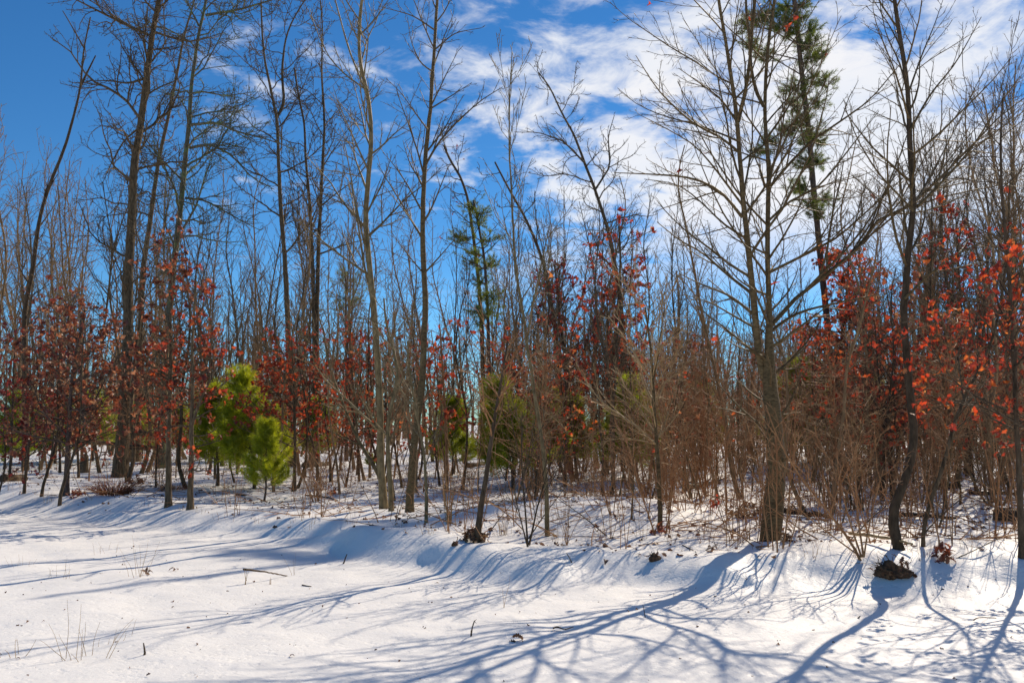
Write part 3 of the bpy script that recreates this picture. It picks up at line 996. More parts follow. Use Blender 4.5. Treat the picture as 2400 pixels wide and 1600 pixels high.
# ---- leaf-bearing oaks
hero("red_oak", "rusty brown-leaved young oak with one reddish trunk left of the thick oak", "tree",
     [([(154, 1161), (157, 1100), (160, 1051), (165, 963), (168, 900), (172, 840), (188, 780), (200, 740)], 14, 4)],
     'redoak', 'pine_bark', [(0, 30, .26, .98, 2.7, .35, None, 72)], 33, leaves=dict(mat='leaf_brown', frac=.55, per=4, size=.12, single=280), finish=(.8, 1))
hero("red_oak", "grey young oak whose upper half holds a column of dark red leaves", "tree",
     [([(395, 1182), (395, 1120), (395, 1068), (397, 946), (402, 854), (398, 760), (404, 680), (400, 600), (395, 560)], 15, 3)],
     'redoak', 'oak', [(0, 30, .42, .98, 1.35, .3, None, 66), (0, 10, .3, .5, 1.4, .2, -.3, 75)], 34, leaves=dict(mat='leaf_brown', frac=.5, per=4, size=.115, single=260), finish=(1, 1))
hero("red_oak", "grey-barked young oak with crimson leaves and a crooked side stem by the green pine", "tree",
     [([(446, 1191), (447, 1100), (448, 1016), (451, 911), (449, 805), (456, 720), (460, 660)], 14, 4), ([(449, 1000), (470, 930), (498, 888), (520, 830)], 8, 3)],
     'redoak', 'oak', [(0, 22, .35, .98, 1.3, .3, None, 66), (1, 8, .3, .97, .8, .3, None, None), (0, 6, .18, .34, .9, .2, .8, 80)], 35, leaves=dict(mat='leaf_red', frac=.42, per=4, size=.11, single=260), finish=(.9, 1))
hero("red_oak", "wide orange-red oak thicket behind the green pine saplings", "tree",
     [([(689, 1149), (691, 1100), (692, 1044), (690, 950), (688, 880), (684, 800)], 9, 3)],
     'redoak', 'oak', [(0, 30, .3, .98, 2.0, .35, None, 70)], 36, leaves=dict(mat='leaf_red', frac=.5, per=4, size=.11, single=220), finish=(.9, 1))
hero("red_oak", "small vivid red oak between the pale clump and the leaning sapling", "tree",
     [([(1046, 1150), (1048, 1080), (1044, 1000), (1040, 920), (1036, 840), (1030, 760)], 8, 3)],
     'redoak', 'brown', [(0, 24, .35, .98, .95, .2, None, 62)], 37, leaves=dict(mat='leaf_red', frac=.5, per=3, size=.15, single=220), finish=(.8, 1))
hero("red_oak", "deep crimson oak filling the gap behind the whitish sapling", "tree",
     [([(1335, 1105), (1338, 1000), (1330, 900), (1318, 800), (1308, 700), (1300, 620)], 12, 4)],
     'redoak', 'dark', [(0, 34, .28, .98, 1.9, .3, None, 64)], 38, leaves=dict(mat='leaf_dark', frac=.42, per=4, size=.115), finish=(1, 1))
hero("red_oak", "tall orange-red oak behind the fan of pale twigs", "tree",
     [([(1420, 1110), (1424, 1000), (1430, 900), (1440, 800), (1450, 700), (1455, 600), (1450, 530)], 12, 4)],
     'redoak', 'oak', [(0, 34, .25, .98, 2.0, .3, .3, 60)], 39, leaves=dict(mat='leaf_bright', frac=.32, per=4, size=.12, single=280), finish=(1, 1))
hero("red_oak", "broad dark red oak behind the stout twin-stemmed tree's right limbs", "tree",
     [([(1960, 1090), (1958, 980), (1962, 880), (1975, 780), (1985, 680), (1990, 600)], 12, 4)],
     'redoak', 'dark', [(0, 40, .28, .98, 2.6, .35, None, 64)], 40, leaves=dict(mat='leaf_red', frac=.65, per=4, size=.14), finish=(1, 1))
hero("red_oak", "narrow maroon-leaved oak whose tip shows above the scarlet oak", "tree",
     [([(2265, 1110), (2262, 950), (2258, 800), (2250, 700), (2246, 600), (2240, 500)], 11, 3)],
     'redoak', 'dark', [(0, 34, .3, .99, 1.8, .5, None, 58)], 41, leaves=dict(mat='leaf_dark', frac=.7, per=4, size=.13), finish=(1, 1))
hero("red_oak", "low brick-red oak sapling in front of the crooked tree thicket", "tree",
     [([(2215, 1190), (2213, 1100), (2216, 1000), (2222, 900), (2228, 820), (2232, 740)], 9, 3)],
     'redoak', 'brown', [(0, 24, .4, .98, 1.3, .3, None, 62)], 42, leaves=dict(mat='leaf_bright', frac=.28, per=3, size=.11, single=200), finish=(.9, 1))


# ------------------------------------------------------------------ pines
ANCH = [(60, "the leaning dead pole"), (160, "the rusty brown oak"), (285, "the thickest oak"), (385, "the lichen-blotched oak"), (447, "the grey-barked young oak"),
        (560, "the bright green pines"), (689, "the orange-red oak thicket"), (745, "the twin bare stems"), (900, "the grey clump"), (975, "the pale tree with V-shaped branches"),
        (1046, "the small vivid red oak"), (1140, "the leaning sapling"), (1270, "the whitish sapling"), (1335, "the deep crimson oak"), (1425, "the tall orange-red oak"),
        (1540, "the tan fan-shaped sapling"), (1680, "the leaf-heaped brushwood"), (1805, "the stout twin-stemmed tree"), (1955, "the tall ragged pine"),
        (2110, "the crooked dark tree"), (2225, "the slim curved olive tree"), (2390, "the scarlet oak")]


def anchor(u):
    return min(ANCH, key=lambda a: abs(a[0] - u))[1]


def pine(name, label, cat, trunk, w0, w1, clumps, seed, mat='needle_dark', needle=.16, per=26, tuft_n=22, spread=.28, group=None, flare=.3):
    """trunk in pixels; clumps (px, py, radius px) where foliage masses sit"""
    rng = np.random.default_rng(seed)
    base = on_ground(*trunk[0])
    dep = base[1]
    t = Tree(seed, 'oak')
    P = px_path(trunk, dep, rng, .03)
    P = np.concatenate([[base - np.array([0, 0, .12])], P])
    if trunk[-1][1] < 60:
        P = np.concatenate([P, [P[-1] + (P[-1] - P[-2]) / np.linalg.norm(P[-1] - P[-2]) * 2.5]])
    t.stem(P, w0 / 2 * dep / F, w1 / 2 * dep / F, .3, flare)
    TP = t.stems[0][0]
    root = thing(name, label, cat, tuple(base), group)
    link("trunk", t.trunk_mesh(0, MAT['pine_bark'], base), root)
    nb = MB()
    for (x, y, rp) in clumps:
        r = rp * dep / F
        c = at(x, y, dep + rng.normal(0, .5))
        k = np.argmin(np.abs(TP[:, 2] - (c[2] - .15 - .25 * abs(c[0] - np.interp(c[2], TP[:, 2], TP[:, 0])))))
        p0 = TP[k]
        mid = (p0 + c) / 2 + rng.normal(0, .08, 3)
        tp, tr, L = resample(np.array([p0, mid, c]), [.03, .02, .008], .15)
        lb = MB()
        lb.tubes((tp - base)[None], tr[None], 5)
        n = tuft_n
        q = c + rng.normal(size=(n, 3)) * r * np.array([.52, .52, .42])
        src = tp[np.clip((len(tp) * rng.uniform(.45, 1, n)).astype(int), 0, len(tp) - 1)]
        tw = np.stack([src, (src + q) / 2 + np.array([0, 0, -.04]), q], 1)
        lb.tubes(tw - base, np.tile([.008, .006, .004], (n, 1)), 3)
        link("limb", lb.build("limb", MAT['pine_bark']), root)
        D = unit(unit(q - src) + np.array([0, 0, .35]))
        needle_tufts(nb, q - base, D, needle, per, rng, width=.0004 * dep)
    o = link("needles", nb.build("needles", MAT[mat], smooth=False, attr=True), root)
    o["kind"] = "stuff"
    return root


def cc(l_, ox, rad, sc=1.96):
    return [(ox + x / sc, y / sc, rad) for (x, y) in l_]


pine("pine_tree", "tall pine with dark trunk and ragged clumps of old needles", "pine",
     [(1958, 1085), (1950, 900), (1940, 760), (1932, 689), (1919, 561), (1906, 434), (1898, 332), (1886, 230), (1873, 117), (1865, 20), (1862, 0)], 17, 10,
     cc([(290, 110), (300, 205), (375, 240), (400, 60), (470, 30), (540, 80), (590, 140), (600, 190), (550, 20), (620, 255), (575, 270), (655, 370), (595, 350), (500, 400), (540, 430),
         (510, 480), (625, 470), (560, 545), (590, 610), (470, 600), (400, 655), (510, 570), (620, 735), (565, 745), (540, 850), (515, 865), (655, 915), (590, 930), (620, 985), (340, 90),
         (430, 110), (490, 150), (560, 200), (480, 85), (620, 640), (560, 660), (350, 690)], 1600, 25), 51, per=46, tuft_n=34, needle=.17)
pine("pine_tree", "shorter pine with ragged green needle clumps behind the whitish sapling", "pine",
     [(1150, 1085), (1148, 950), (1146, 820), (1142, 700), (1135, 600), (1120, 520), (1110, 470)], 12, 5,
     cc([(600, 950), (640, 975), (560, 1090), (525, 1080), (625, 1020), (685, 1090), (610, 1160), (650, 1230), (690, 1205), (640, 1290), (690, 1430), (640, 1470), (620, 1420), (700, 1360), (650, 1350), (590, 1200)], 800, 24),
     52, per=40, tuft_n=24, needle=.17)
pine("pine_tree", "dim small pine top behind the grey clump", "pine",
     [(812, 1080), (812, 900), (811, 760), (810, 640)], 9, 4, [(810, 640, 34), (795, 655, 30), (825, 670, 36), (790, 690, 36), (835, 700, 30), (805, 720, 40)], 53, per=20, tuft_n=18, needle=.2)


def young_pine(seed, H=2.6, Rw=.85, needle=.21, n_l=62, per=34, mat='needle', lean=0.0):
    """returns (trunk mesh, limbs mesh, needles mesh) standing on the origin"""
    rng = np.random.default_rng(seed)
    t = Tree(seed, 'cherry')
    zz = np.linspace(-.1, H, 9)
    P = np.stack([lean * np.clip(zz / H, 0, 1) ** 1.3 + rng.normal(0, .02, 9), rng.normal(0, .02, 9), zz], 1)
    t.stem(P, .035 * H / 2.6, .008, .15, .3)
    TP = t.stems[0][0]
    lb, nb = MB(), MB()
    h = H * np.sort(rng.uniform(.16, .97, n_l))
    az = np.arange(n_l) * 2.399 + rng.normal(0, .3, n_l)
    ln = Rw * (1.08 - h / H) ** .75 * rng.uniform(.65, 1.1, n_l) + .1
    p0 = np.stack([np.interp(h, TP[:, 2], TP[:, i]) for i in range(3)], 1)
    d = np.stack([np.cos(az), np.sin(az), .25 + .5 * h / H], 1)
    LP, LR = grow(p0, d, ln, np.full(n_l, .011), 7, .07, .06, rng)
    lb.tubes(LP, LR, 4)
    p, dd, l2, r, _ = spawn(LP, LR, ln, np.arange(n_l), rng, 9.0, .2, 45, 12, .45, .08, .4, .6, .004, .2)
    P2, R2 = grow(p, dd, l2, r, 3, .1, .1, rng)
    lb.tubes(P2, R2, 3)
    pos = np.concatenate([LP[:, -1], LP[:, -2], LP[:, -4], P2[:, -1], P2[:, -2], TP[-1:], TP[-2:-1]])
    D = np.concatenate([unit(LP[:, -1] - LP[:, -2])] * 3 + [unit(P2[:, -1] - P2[:, -2])] * 2 + [np.array([[0, 0, 1.0]])] * 2)
    needle_tufts(nb, pos, unit(D + np.array([0, 0, .3])), needle, per, rng, width=.009, spread=.75)
    return t.trunk_mesh(0, MAT['pine_bark'], np.zeros(3), 8), lb.build("limbs", MAT['pine_bark']), nb.build("needles", MAT[mat], smooth=False, attr=True)


YP = [young_pine(60, lean=-.35), young_pine(61), young_pine(62, lean=.15, n_l=56)]


def place_young_pine(k, loc, H, rotz, label, group=None, wide=1.0):
    s = H / 2.6
    root = thing("young_pine", label, "pine", tuple(loc), group, rotz)
    root.scale = (s * wide, s * wide, s)
    a, b, c = YP[k]
    link("trunk", a, root)
    link("branches", b, root)
    o = link("needles", c, root)
    o["kind"] = "stuff"
    return root


def h_at(b, ytop):
    return CAM_H + (995 - ytop) / F * b[1] - b[2]


for (bx, by, yt, k, rz, wide, lab) in [
        (598, 1146, 882, 0, 0.0, 1.2, "tallest bright green young pine beside the crimson-leaved oak"),
        (622, 1174, 990, 1, 1.0, 1.1, "small bright green pine with bare reddish lower stem at the snow's edge"),
        (508, 1138, 905, 2, 2.0, 1.25, "bushy bright green pine tucked against the grey-barked oak"),
        (130, 1085, 935, 1, 0.4, 1.5, "low green pine behind the rusty brown oak's branches"),
        (215, 1080, 920, 2, 3.4, 1.5, "wide green pine beside the broken stump"),
        (335, 1075, 955, 0, 1.4, 1.3, "low green pine between the two thick oaks"),
        (745, 1090, 940, 1, 5.0, 1.3, "green pine behind the orange-red oak thicket"),
        (868, 1098, 1060, 2, 2.5, 1.4, "knee-high green pine seedling behind the grey clump")]:
    b = on_ground(bx, by)
    place_young_pine(k, b, max(.4, h_at(b, yt)), rz, lab, None, wide)
rng = np.random.default_rng(70)
for i, (u, d, yt) in enumerate([(1205, 22, 900), (1275, 24, 915), (1340, 26, 925), (1490, 24, 895), (1062, 28, 935), (1640, 36, 900), (1850, 30, 860),
                                (1890, 34, 850), (420, 40, 945), (20, 34, 930), (60, 38, 950), (560, 42, 930), (2040, 38, 900)]):
    x = (u - 1200) / F * d
    b = np.array([x, d, float(ground_z(x, d))])
    place_young_pine(i % 3, b - np.array([0, 0, .03]), h_at(b, yt), i * 1.7, "green young pine half hidden in the thicket %s %s" % ("behind" if d < 33 else "far behind", anchor(u)), "young pines in the thicket", 1.25)


# ------------------------------------------------------------------ the wood behind: prototypes and copies
def proto_tree(seed, sp, H, r, n_l, t0, lmax, shape, ang, dens, lens, wig=.05, scale=1.6, deep=False, crook=.5):
    rng = np.random.default_rng(seed)
    t = Tree(seed, sp, scale)
    n = 10
    zz = np.linspace(-.15, H, n)
    w = np.cumsum(rng.normal(0, crook * .11, (n, 2)), 0)
    w -= w[0]
    P = np.stack([w[:, 0], w[:, 1], zz], 1)
    t.stem(P, r, r * .22, .4, .3, wig=wig * .15)
    t.limbs_on(0, n_l, t0, .985, lmax, shape, None, ang)
    t.finish(dens, lens, deep=deep)
    return t


def place(parts, name, label, cat, group, loc, rotz, sc, kinds=()):
    root = thing(name, label, cat, tuple(loc), group, rotz)
    root.scale = sc
    for nm, me in parts:
        o = link(nm, me, root)
        if nm in ('leaves',):
            o["kind"] = "stuff"
    return root


Z3 = np.zeros(3)
POLES = []
for s in range(9):
    t = proto_tree(200 + s, 'cherry' if s % 3 else 'oak', 9.0, .062, 30, .28 if s % 2 else .42, 2.3, .55, 40 if s % 3 else 55, .8, 1.05, crook=1.5, scale=2.1)
    m = MAT[('far', 'oak', 'far')[s % 3]]
    POLES.append([("trunk", t.trunk_mesh(0, m, Z3, 7)), ("crown", t.limb_mesh(None, m, Z3))])

top_x = np.array([0, 120, 250, 420, 560, 700, 820, 950, 1050, 1150, 1300, 1450, 1600, 1750, 1900, 2050, 2180, 2290, 2400])
top_y = np.array([330, 340, 330, 400, 480, 450, 470, 520, 540, 470, 470, 480, 540, 540, 540, 480, 380, 250, 170])
rng = np.random.default_rng(300)
nb = 0
for i in range(1600):
    d = 17 + 50 * rng.uniform() ** 1.0
    u = rng.uniform(-100, 2500)
    x = (u - 1200) / F * d
    if d < np.interp(x, FX, FY) + 6 or rng.uniform() > np.interp(u, [0, 500, 800, 1700, 2000, 2400], [1, 1, .75, .8, .95, 1]):
        continue
    b = np.array([x, d, float(ground_z(x, d))])
    yt = np.interp(u, top_x, top_y) + 340 * rng.uniform(0, 1) ** 0.85 - 60
    if d < 24:
        yt += 60
    H = h_at(b, yt)
    k = int(rng.integers(0, 9))
    sc = H / 9.0
    w = sc * rng.uniform(.75, 1.1) if sc > .5 else sc * 1.1
    w = min(max(w, .45), 1.6)
    tall = "tall" if H > 9 else ("middling" if H > 5.5 else "low")
    bark = ("slender brown", "dark rough", "straggly brown")[k % 3]
    where = "just behind" if d < 30 else ("well behind" if d < 48 else "far behind")
    lab, grp = "%s %s bare tree %s %s" % (tall, bark, where, anchor(u)), "bare trees in the snowy wood"
    place(POLES[k], "bare_tree", lab, "tree", grp, b, rng.uniform(0, 6.28), (w, w, sc)).rotation_euler = (rng.normal(0, .05), rng.normal(0, .05), rng.uniform(0, 6.28))
    nb += 1
    if nb >= 292:
        break

for (px_, py_, yt, k, w, lx, ly, lab) in [
        (1063, 1110, 420, 1, .55, 0, .02, "slim straight tree left of a close twin behind the leaning sapling"),
        (1077, 1108, 500, 4, .5, .02, -.02, "slim twin of the straight tree behind the leaning sapling"),
        (1433, 1162, 470, 7, .62, 0, .01, "straight olive-brown tree at the mound's back left of the tan sapling"),
        (1207, 1118, 380, 2, .5, .01, .03, "tall thin tree behind the mound left of the whitish sapling"),
        (1737, 1168, 330, 5, .8, 0, .02, "sturdy dark tree standing just left of the stout twin-stemmed one"),
        (1886, 1196, 560, 8, .6, -.05, -.16, "small tree leaning left behind the stout trunk's fallen pole"),
        (1953, 1200, 420, 0, .55, 0, .12, "small tree leaning right behind the fallen pole"),
        (2055, 1157, 300, 3, .75, 0, .0, "upright tree behind the crooked one's lower bend"),
        (2330, 1175, 200, 6, .7, 0, -.04, "upright tree behind the thick cut log"),
        (1600, 1120, 420, 1, .6, 0, .03, "thin tree rising behind the tangled fallen log"),
        (835, 1112, 380, 7, .6, 0, -.02, "thin tree behind the slanting bare stem"),
        (2200, 1135, 260, 4, .6, 0, .03, "thin tree by the forked log")]:
    b = on_ground(px_, py_)
    sz = h_at(b, yt) / 9.0
    place(POLES[k], "young_bare_tree", lab, "tree", None, b, 0, (w, w, sz)).rotation_euler = (lx, ly, px_ * .37)
    WELLS.append((b[0], b[1], .062 * w))

# bare many-stemmed shrubs
BUSH = []
for s in range(8):
    rng2 = np.random.default_rng(400 + s)
    t = Tree(400 + s, 'spray', 1.35)
    n = 7
    az = rng2.uniform(0, 6.28, n)
    tl = rng2.uniform(.06, .42, n)
    D = np.stack([np.cos(az) * np.sin(tl), np.sin(az) * np.sin(tl), np.cos(tl)], 1)
    Ln = rng2.uniform(1.7, 3.2, n)
    P0 = np.stack([np.cos(az) * .07, np.sin(az) * .07, np.full(n, -.08)], 1)
    PP, RR = grow(P0, D, Ln, rng2.uniform(.009, .02, n), 10, .07, .01, rng2, .25)
    t.add_limbs(PP, RR, Ln)
    t.sp.update(d2=5.0, l2=.45, a2=42, d3=8.0, l3=.5, a3=46, d4=0)
    t.finish()
    st = []
    m = MAT[('brown', 'brown', 'brown', 'far')[s % 4]]
    for i in range(n):
        st.append(("stem", t.limb_mesh(i, m, Z3)))
    BUSH.append(st)
TWIGGY = []
for s in range(6):
    t = proto_tree(450 + s, 'twiggy', 3.2, .021, 30, .32, 1.25, .35, 64, .75, 1.1, crook=1.1, scale=1.1)
    m = MAT[('brown', 'brown', 'tan')[s % 3]]
    TWIGGY.append([("trunk", t.trunk_mesh(0, MAT[('brown', 'cherry')[s % 2]], Z3, 7)), ("crown", t.limb_mesh(None, m, Z3))])
    if s % 2 == 0:
        rng2 = np.random.default_rng(470 + s)
        k = np.where(rng2.uniform(0, 1, len(t.tipP)) < .05)[0]
        mb = MB()
        leaves_batch(mb, t.tipP[k, -1], .085 * rng2.uniform(.6, 1.25, len(k)), rng2, t.tipD[k], .7)
        TWIGGY[-1].append(("leaves", mb.build("leaves", MAT['leaf_red'], attr=True)))
rng = np.random.default_rng(480)
nb = 0
for i in range(3000):
    d = 13 + 36 * rng.uniform() ** 0.9
    u = rng.uniform(-60, 2460)
    if rng.uniform() > np.interp(u, [0, 500, 900, 1150, 1300, 1500, 2400], [.6, .6, .65, .7, .9, 1, 1]) * (1 if u > 1150 or d > 26 else .35):
        continue
    x = (u - 1200) / F * d
    if d < np.interp(x, FX, FY) + (3.5 if u > 1250 else 5.0):
        continue
    b = np.array([x, d, float(ground_z(x, d))])
    yt = np.interp(u, [0, 900, 1300, 2400], [880, 830, 780, 740]) + 190 * rng.uniform()
    H = np.clip(h_at(b, yt), 1.2, 4.8)
    sc = H / 3.2
    ks = int(rng.integers(0, 6))
    lab = "%s %s twiggy sapling %s %s" % ("tall" if H > 3.2 else ("low" if H < 2.1 else "head-high"), ("leaf-flecked brown", "bare brown", "leaf-flecked tan", "bare reddish", "leaf-flecked reddish", "bare tan")[ks],
                                          "beside" if d < 17 else ("behind" if d < 27 else "far behind"), anchor(u))
    place(TWIGGY[ks], "sapling", lab, "sapling", "twiggy saplings in the wood", b, rng.uniform(0, 6.28), (sc * rng.uniform(.9, 1.25),) * 2 + (sc,))
    nb += 1
    if nb >= 298:
        break
rng = np.random.default_rng(500)
nb = 0
for i in range(3000):
    d = 12.5 + 34 * rng.uniform() ** 0.95
    u = rng.uniform(-60, 2460)
    keep = np.interp(u, [0, 500, 900, 1150, 1300, 1500, 2400], [.22, .22, .45, .5, .9, 1, 1])
    if rng.uniform() > keep:
        continue
    x = (u - 1200) / F * d
    lim = np.interp(x, FX, FY) + (3.2 if u > 1250 else 5.0)
    if d < lim:
        continue
    b = np.array([x, d, float(ground_z(x, d))])
    yt = np.interp(u, [0, 900, 1300, 2400], [900, 850, 800, 770]) + 230 * rng.uniform()
    H = min(h_at(b, yt), 4.6)
    H = max(H, .9)
    sc = H / 2.7
    ks = int(rng.integers(0, 8))
    lab = "%s %s many-stemmed bare shrub %s %s" % ("tall" if H > 3 else ("waist-high" if H < 1.6 else "head-high"), ("reddish brown", "reddish brown", "reddish brown", "grey-brown")[ks % 4],
                                              "beside" if d < 16 else ("behind" if d < 26 else "far behind"), anchor(u))
    grp = "bare shrubs in the wood"
    place(BUSH[ks], "shrub", lab, "shrub", grp, b, rng.uniform(0, 6.28), (sc * rng.uniform(.8, 1.15),) * 2 + (sc,))
    nb += 1
    if nb >= 105:
        break

# thin whips poking through the snow
WHIP = []
for s in range(6):
    rng2 = np.random.default_rng(600 + s)
    t = Tree(600 + s, 'spray', 1.1)
    n = 4
    az = rng2.uniform(0, 6.28, n)
    tl = np.abs(rng2.normal(0, .22, n))
    D = np.stack([np.cos(az) * np.sin(tl), np.sin(az) * np.sin(tl), np.cos(tl)], 1)
    Ln = rng2.uniform(.6, 1.5, n)
    P0 = np.stack([np.cos(az) * .1, np.sin(az) * .1, np.full(n, -.05)], 1)
    PP, RR = grow(P0, D, Ln, rng2.uniform(.004, .007, n), 8, .07, .0, rng2, .4)
    t.add_limbs(PP, RR, Ln)
    t.sp.update(d2=2.6, l2=.3, d3=2.5, l3=.4)
    t.finish()
    WHIP.append([("stem", t.limb_mesh(i, MAT['brown'], Z3)) for i in range(n)])
rng = np.random.default_rng(700)
nb = 0
for i in range(2000):
    u = rng.uniform(0, 2400)
    x0 = (u - 1200) / F
    d = 10.5 + 13 * rng.uniform() ** 1.3
    keep = np.interp(u, [0, 500, 900, 1150, 1400, 2400], [.25, .3, .6, .8, 1, 1])
    if rng.uniform() > keep:
        continue
    x = x0 * d
    if d < np.interp(x, FX, FY) + 1.3:
        continue
    b = np.array([x, d, float(ground_z(x, d))])
    s = rng.uniform(.5, 1.35)
    place(WHIP[int(rng.integers(0, 6))], "whip_shrub", "%s thin brown shoots poking through the snow %s %s" % ("tall" if s > 1.05 else ("short" if s < .75 else "knee-high"), "near" if d < 14 else "behind", anchor(u)), "shrub", "thin shoots at the forest edge", b, rng.uniform(0, 6.28), (s, s, s))
    nb += 1
    if nb >= 170:
        break

# leaf-bearing oaks further back
LEAFY = {}
for s in range(4):
    t = proto_tree(800 + s, 'redoak', 4.2, .04, 30, .22, 1.9, .5, 60, .9, 1.05, crook=.8, scale=1.3)
    rng2 = np.random.default_rng(820 + s)
    tip = t.tipP[:, -1]
    keep = rng2.uniform(0, 1, len(tip)) < .5 * (.2 + .9 * (.5 + .5 * wob(tip[:, 0] + tip[:, 2], tip[:, 1] * 1.2 - tip[:, 2], 1.2, s)))
    k = np.repeat(np.where(keep)[0], 3)
    mb = MB()
    leaves_batch(mb, tip[k] + rng2.normal(0, .05, (len(k), 3)), .135 * rng2.uniform(.6, 1.25, len(k)), rng2, t.tipD[k], .7)
    tr, cr = t.trunk_mesh(0, MAT['dark'], Z3, 7), t.limb_mesh(None, MAT['dark'], Z3)
    lm = mb.build("leaves", MAT['leaf_red'], attr=True)
    for key in ('leaf_red', 'leaf_brown', 'leaf_dark', 'leaf_bright'):
        LEAFY[(s, key)] = [("trunk", tr), ("crown", cr), ("leaves", lm)]
rng = np.random.default_rng(900)
NAMES = {'leaf_red': 'red', 'leaf_brown': 'rusty brown', 'leaf_dark': 'maroon', 'leaf_bright': 'orange-red'}
for (u0, u1, n, d0, d1, y0, y1, keys) in [
        (0, 300, 8, 20, 34, 740, 900, ('leaf_brown', 'leaf_brown', 'leaf_dark')),
        (300, 560, 5, 24, 36, 760, 900, ('leaf_brown', 'leaf_red')),
        (560, 800, 6, 24, 34, 780, 880, ('leaf_red', 'leaf_brown', 'leaf_bright')),
        (800, 1100, 7, 22, 36, 760, 890, ('leaf_brown', 'leaf_red')),
        (1100, 1250, 5, 20, 30, 760, 880, ('leaf_red', 'leaf_bright')),
        (1250, 1600, 9, 18, 32, 640, 880, ('leaf_red', 'leaf_bright', 'leaf_brown', 'leaf_bright')),
        (1600, 1850, 4, 24, 36, 800, 900, ('leaf_red', 'leaf_brown')),
        (1850, 2150, 12, 17, 30, 630, 860, ('leaf_brown', 'leaf_red', 'leaf_red')),
        (2150, 2440, 13, 16, 28, 600, 840, ('leaf_bright', 'leaf_red', 'leaf_dark'))]:
    for i in range(n):
        u, d = rng.uniform(u0, u1), rng.uniform(d0, d1)
        x = (u - 1200) / F * d
        b = np.array([x, d, float(ground_z(x, d))])
        H = h_at(b, rng.uniform(y0, y1))
        key = keys[int(rng.integers(0, len(keys)))]
        sc = H / 4.2
        ro = place(LEAFY[(int(rng.integers(0, 4)), key)], "leafy_oak", "%s young oak holding %s leaves %s %s" % ("taller" if H > 4.5 else "low", NAMES[key], "behind" if d < 26 else "far behind", anchor(u)), "tree",
              "leafy young oaks in the wood", b, rng.uniform(0, 6.28), (sc, sc, sc))
        for ch in ro.children:
            if ch.name.startswith("leaves"):
                ch.material_slots[0].link = 'OBJECT'
                ch.material_slots[0].material = MAT[key]

# the far wood reads as one mass
rng = np.random.default_rng(1000)
n = 450
fd = rng.uniform(66, 150, n)
fu = rng.uniform(-200, 2600, n)
fx = (fu - 1200) / F * fd
fz = ground_z(fx, fd)
fh = CAM_H + (995 - np.interp(fu, [0, 600, 1200, 2400], [740, 770, 780, 760]) - 70 * rng.normal(size=n) - 30) / F * fd
fh = np.clip(fh, 3, 16)
P0 = np.stack([fx, fd, fz - .2], 1)
PP, RR = grow(P0, np.tile([[0, 0, 1.0]], (n, 1)) + rng.normal(0, .06, (n, 3)), fh, fh * .012 + .02, 6, .05, .03, rng)
fw = MB()
fw.tubes(PP, RR, 4)
p, d, ln, r, ids = spawn(PP, RR, fh, np.arange(n), rng, 2.2, .15, 45, 12, .3, .8, 3.5, .5, .03)
P2, R2 = grow(p, d, ln, r * .8, 3, .12, .06, rng)
fw.tubes(P2, R2, 3)
p, d, ln, r, ids = spawn(P2, R2, ln, ids, rng, 1.7, .2, 40, 12, .5, .4, 1.5, .6, .02)
P3, R3 = grow(p, d, ln, r * .8, 2, .12, .04, rng)
fw.tubes(P3, R3, 3)
o = link("far_wood", fw.build("far_wood", MAT['far']))
tag(o, "far-off bare wood closing the view behind the trees", "wood")
o["kind"] = "stuff"


# ------------------------------------------------------------------ things lying on the snow
def stick(label, pts, r, mat='dark', name="fallen_stick", cat="stick", twigs=0, seed=0, taper=.5, sides=7, lift=0.0, group=None):
    """pts: pixel points on the snow, or 3D points"""
    rng = np.random.default_rng(seed + int(abs(pts[0][0]) * 10))
    P = np.array([on_ground(*p) + np.array([0, 0, r * .6 + lift]) if len(p) == 2 else p for p in pts])
    Q, R, L = resample(P, np.linspace(r, r * taper, len(P)), max(.05, r * 1.5))
    Q = Q + rng.normal(0, r * .12, Q.shape)
    base = Q[0].copy()
    root = thing(name, label, cat, tuple(base), group)
    b = MB()
    Q2 = np.concatenate([Q[:1], Q, Q[-1:]]) - base
    R2 = np.concatenate([[.0005], R * rng.uniform(.88, 1.1, len(R)), [.0005]])
    Q2[0] -= (Q2[2] - Q2[1]) * .05
    Q2[-1] += (Q2[-2] - Q2[-3]) * .05
    b.tubes(Q2[None], R2[None], sides, wob_amp=.08, rng=rng)
    link("stem", b.build("stem", MAT[mat]), root)
    for k in range(twigs):
        i = int(rng.integers(len(Q) // 4, len(Q)))
        i = min(i, len(Q) - 1)
        d = rng.normal(size=3)
        d[2] = abs(d[2]) * .8 + .2
        tp, tr = grow(Q[i][None] - base, d[None], np.array([L * rng.uniform(.15, .4)]), np.array([max(r * .4, .003)]), 5, .15, 0, rng)
        tb = MB()
        tb.tubes(tp, tr, 4)
        link("twig", tb.build("twig", MAT[mat]), root)
    return root


g0 = on_ground(575, 1369)
stick("dark straight stick propped on a straw stub above the open snow", [at(571, 1333, g0[1]), at(620, 1339, g0[1] + .25), on_ground(673, 1349)], .012, twigs=0)
b = on_ground(1103, 1491)
stick("small forked twig standing upright in the open snow", [tuple(b - [0, 0, .03]), tuple(at(1105, 1473, b[1])), tuple(at(1111, 1454, b[1]))], .008, twigs=3)
stick("short wavy twig lying on the snow beside a leaf", [(1297, 1479), (1305, 1474), (1314, 1478), (1322, 1483), (1332, 1479), (1344, 1476)], .007, lift=.02)
b = on_ground(812, 1320)
stick("curved broken stub sticking out of the snow", [tuple(b - [.05, 0, .02]), tuple(at(808, 1312, b[1])), tuple(at(813, 1298, b[1]))], .012)
b = on_ground(1513, 1447)
stick("thin bent twig poking up inside the big trunk shadow", [tuple(b - [0, 0, .02]), tuple(at(1510, 1432, b[1])), tuple(at(1507, 1417, b[1]))], .005)
b = on_ground(338, 1534)
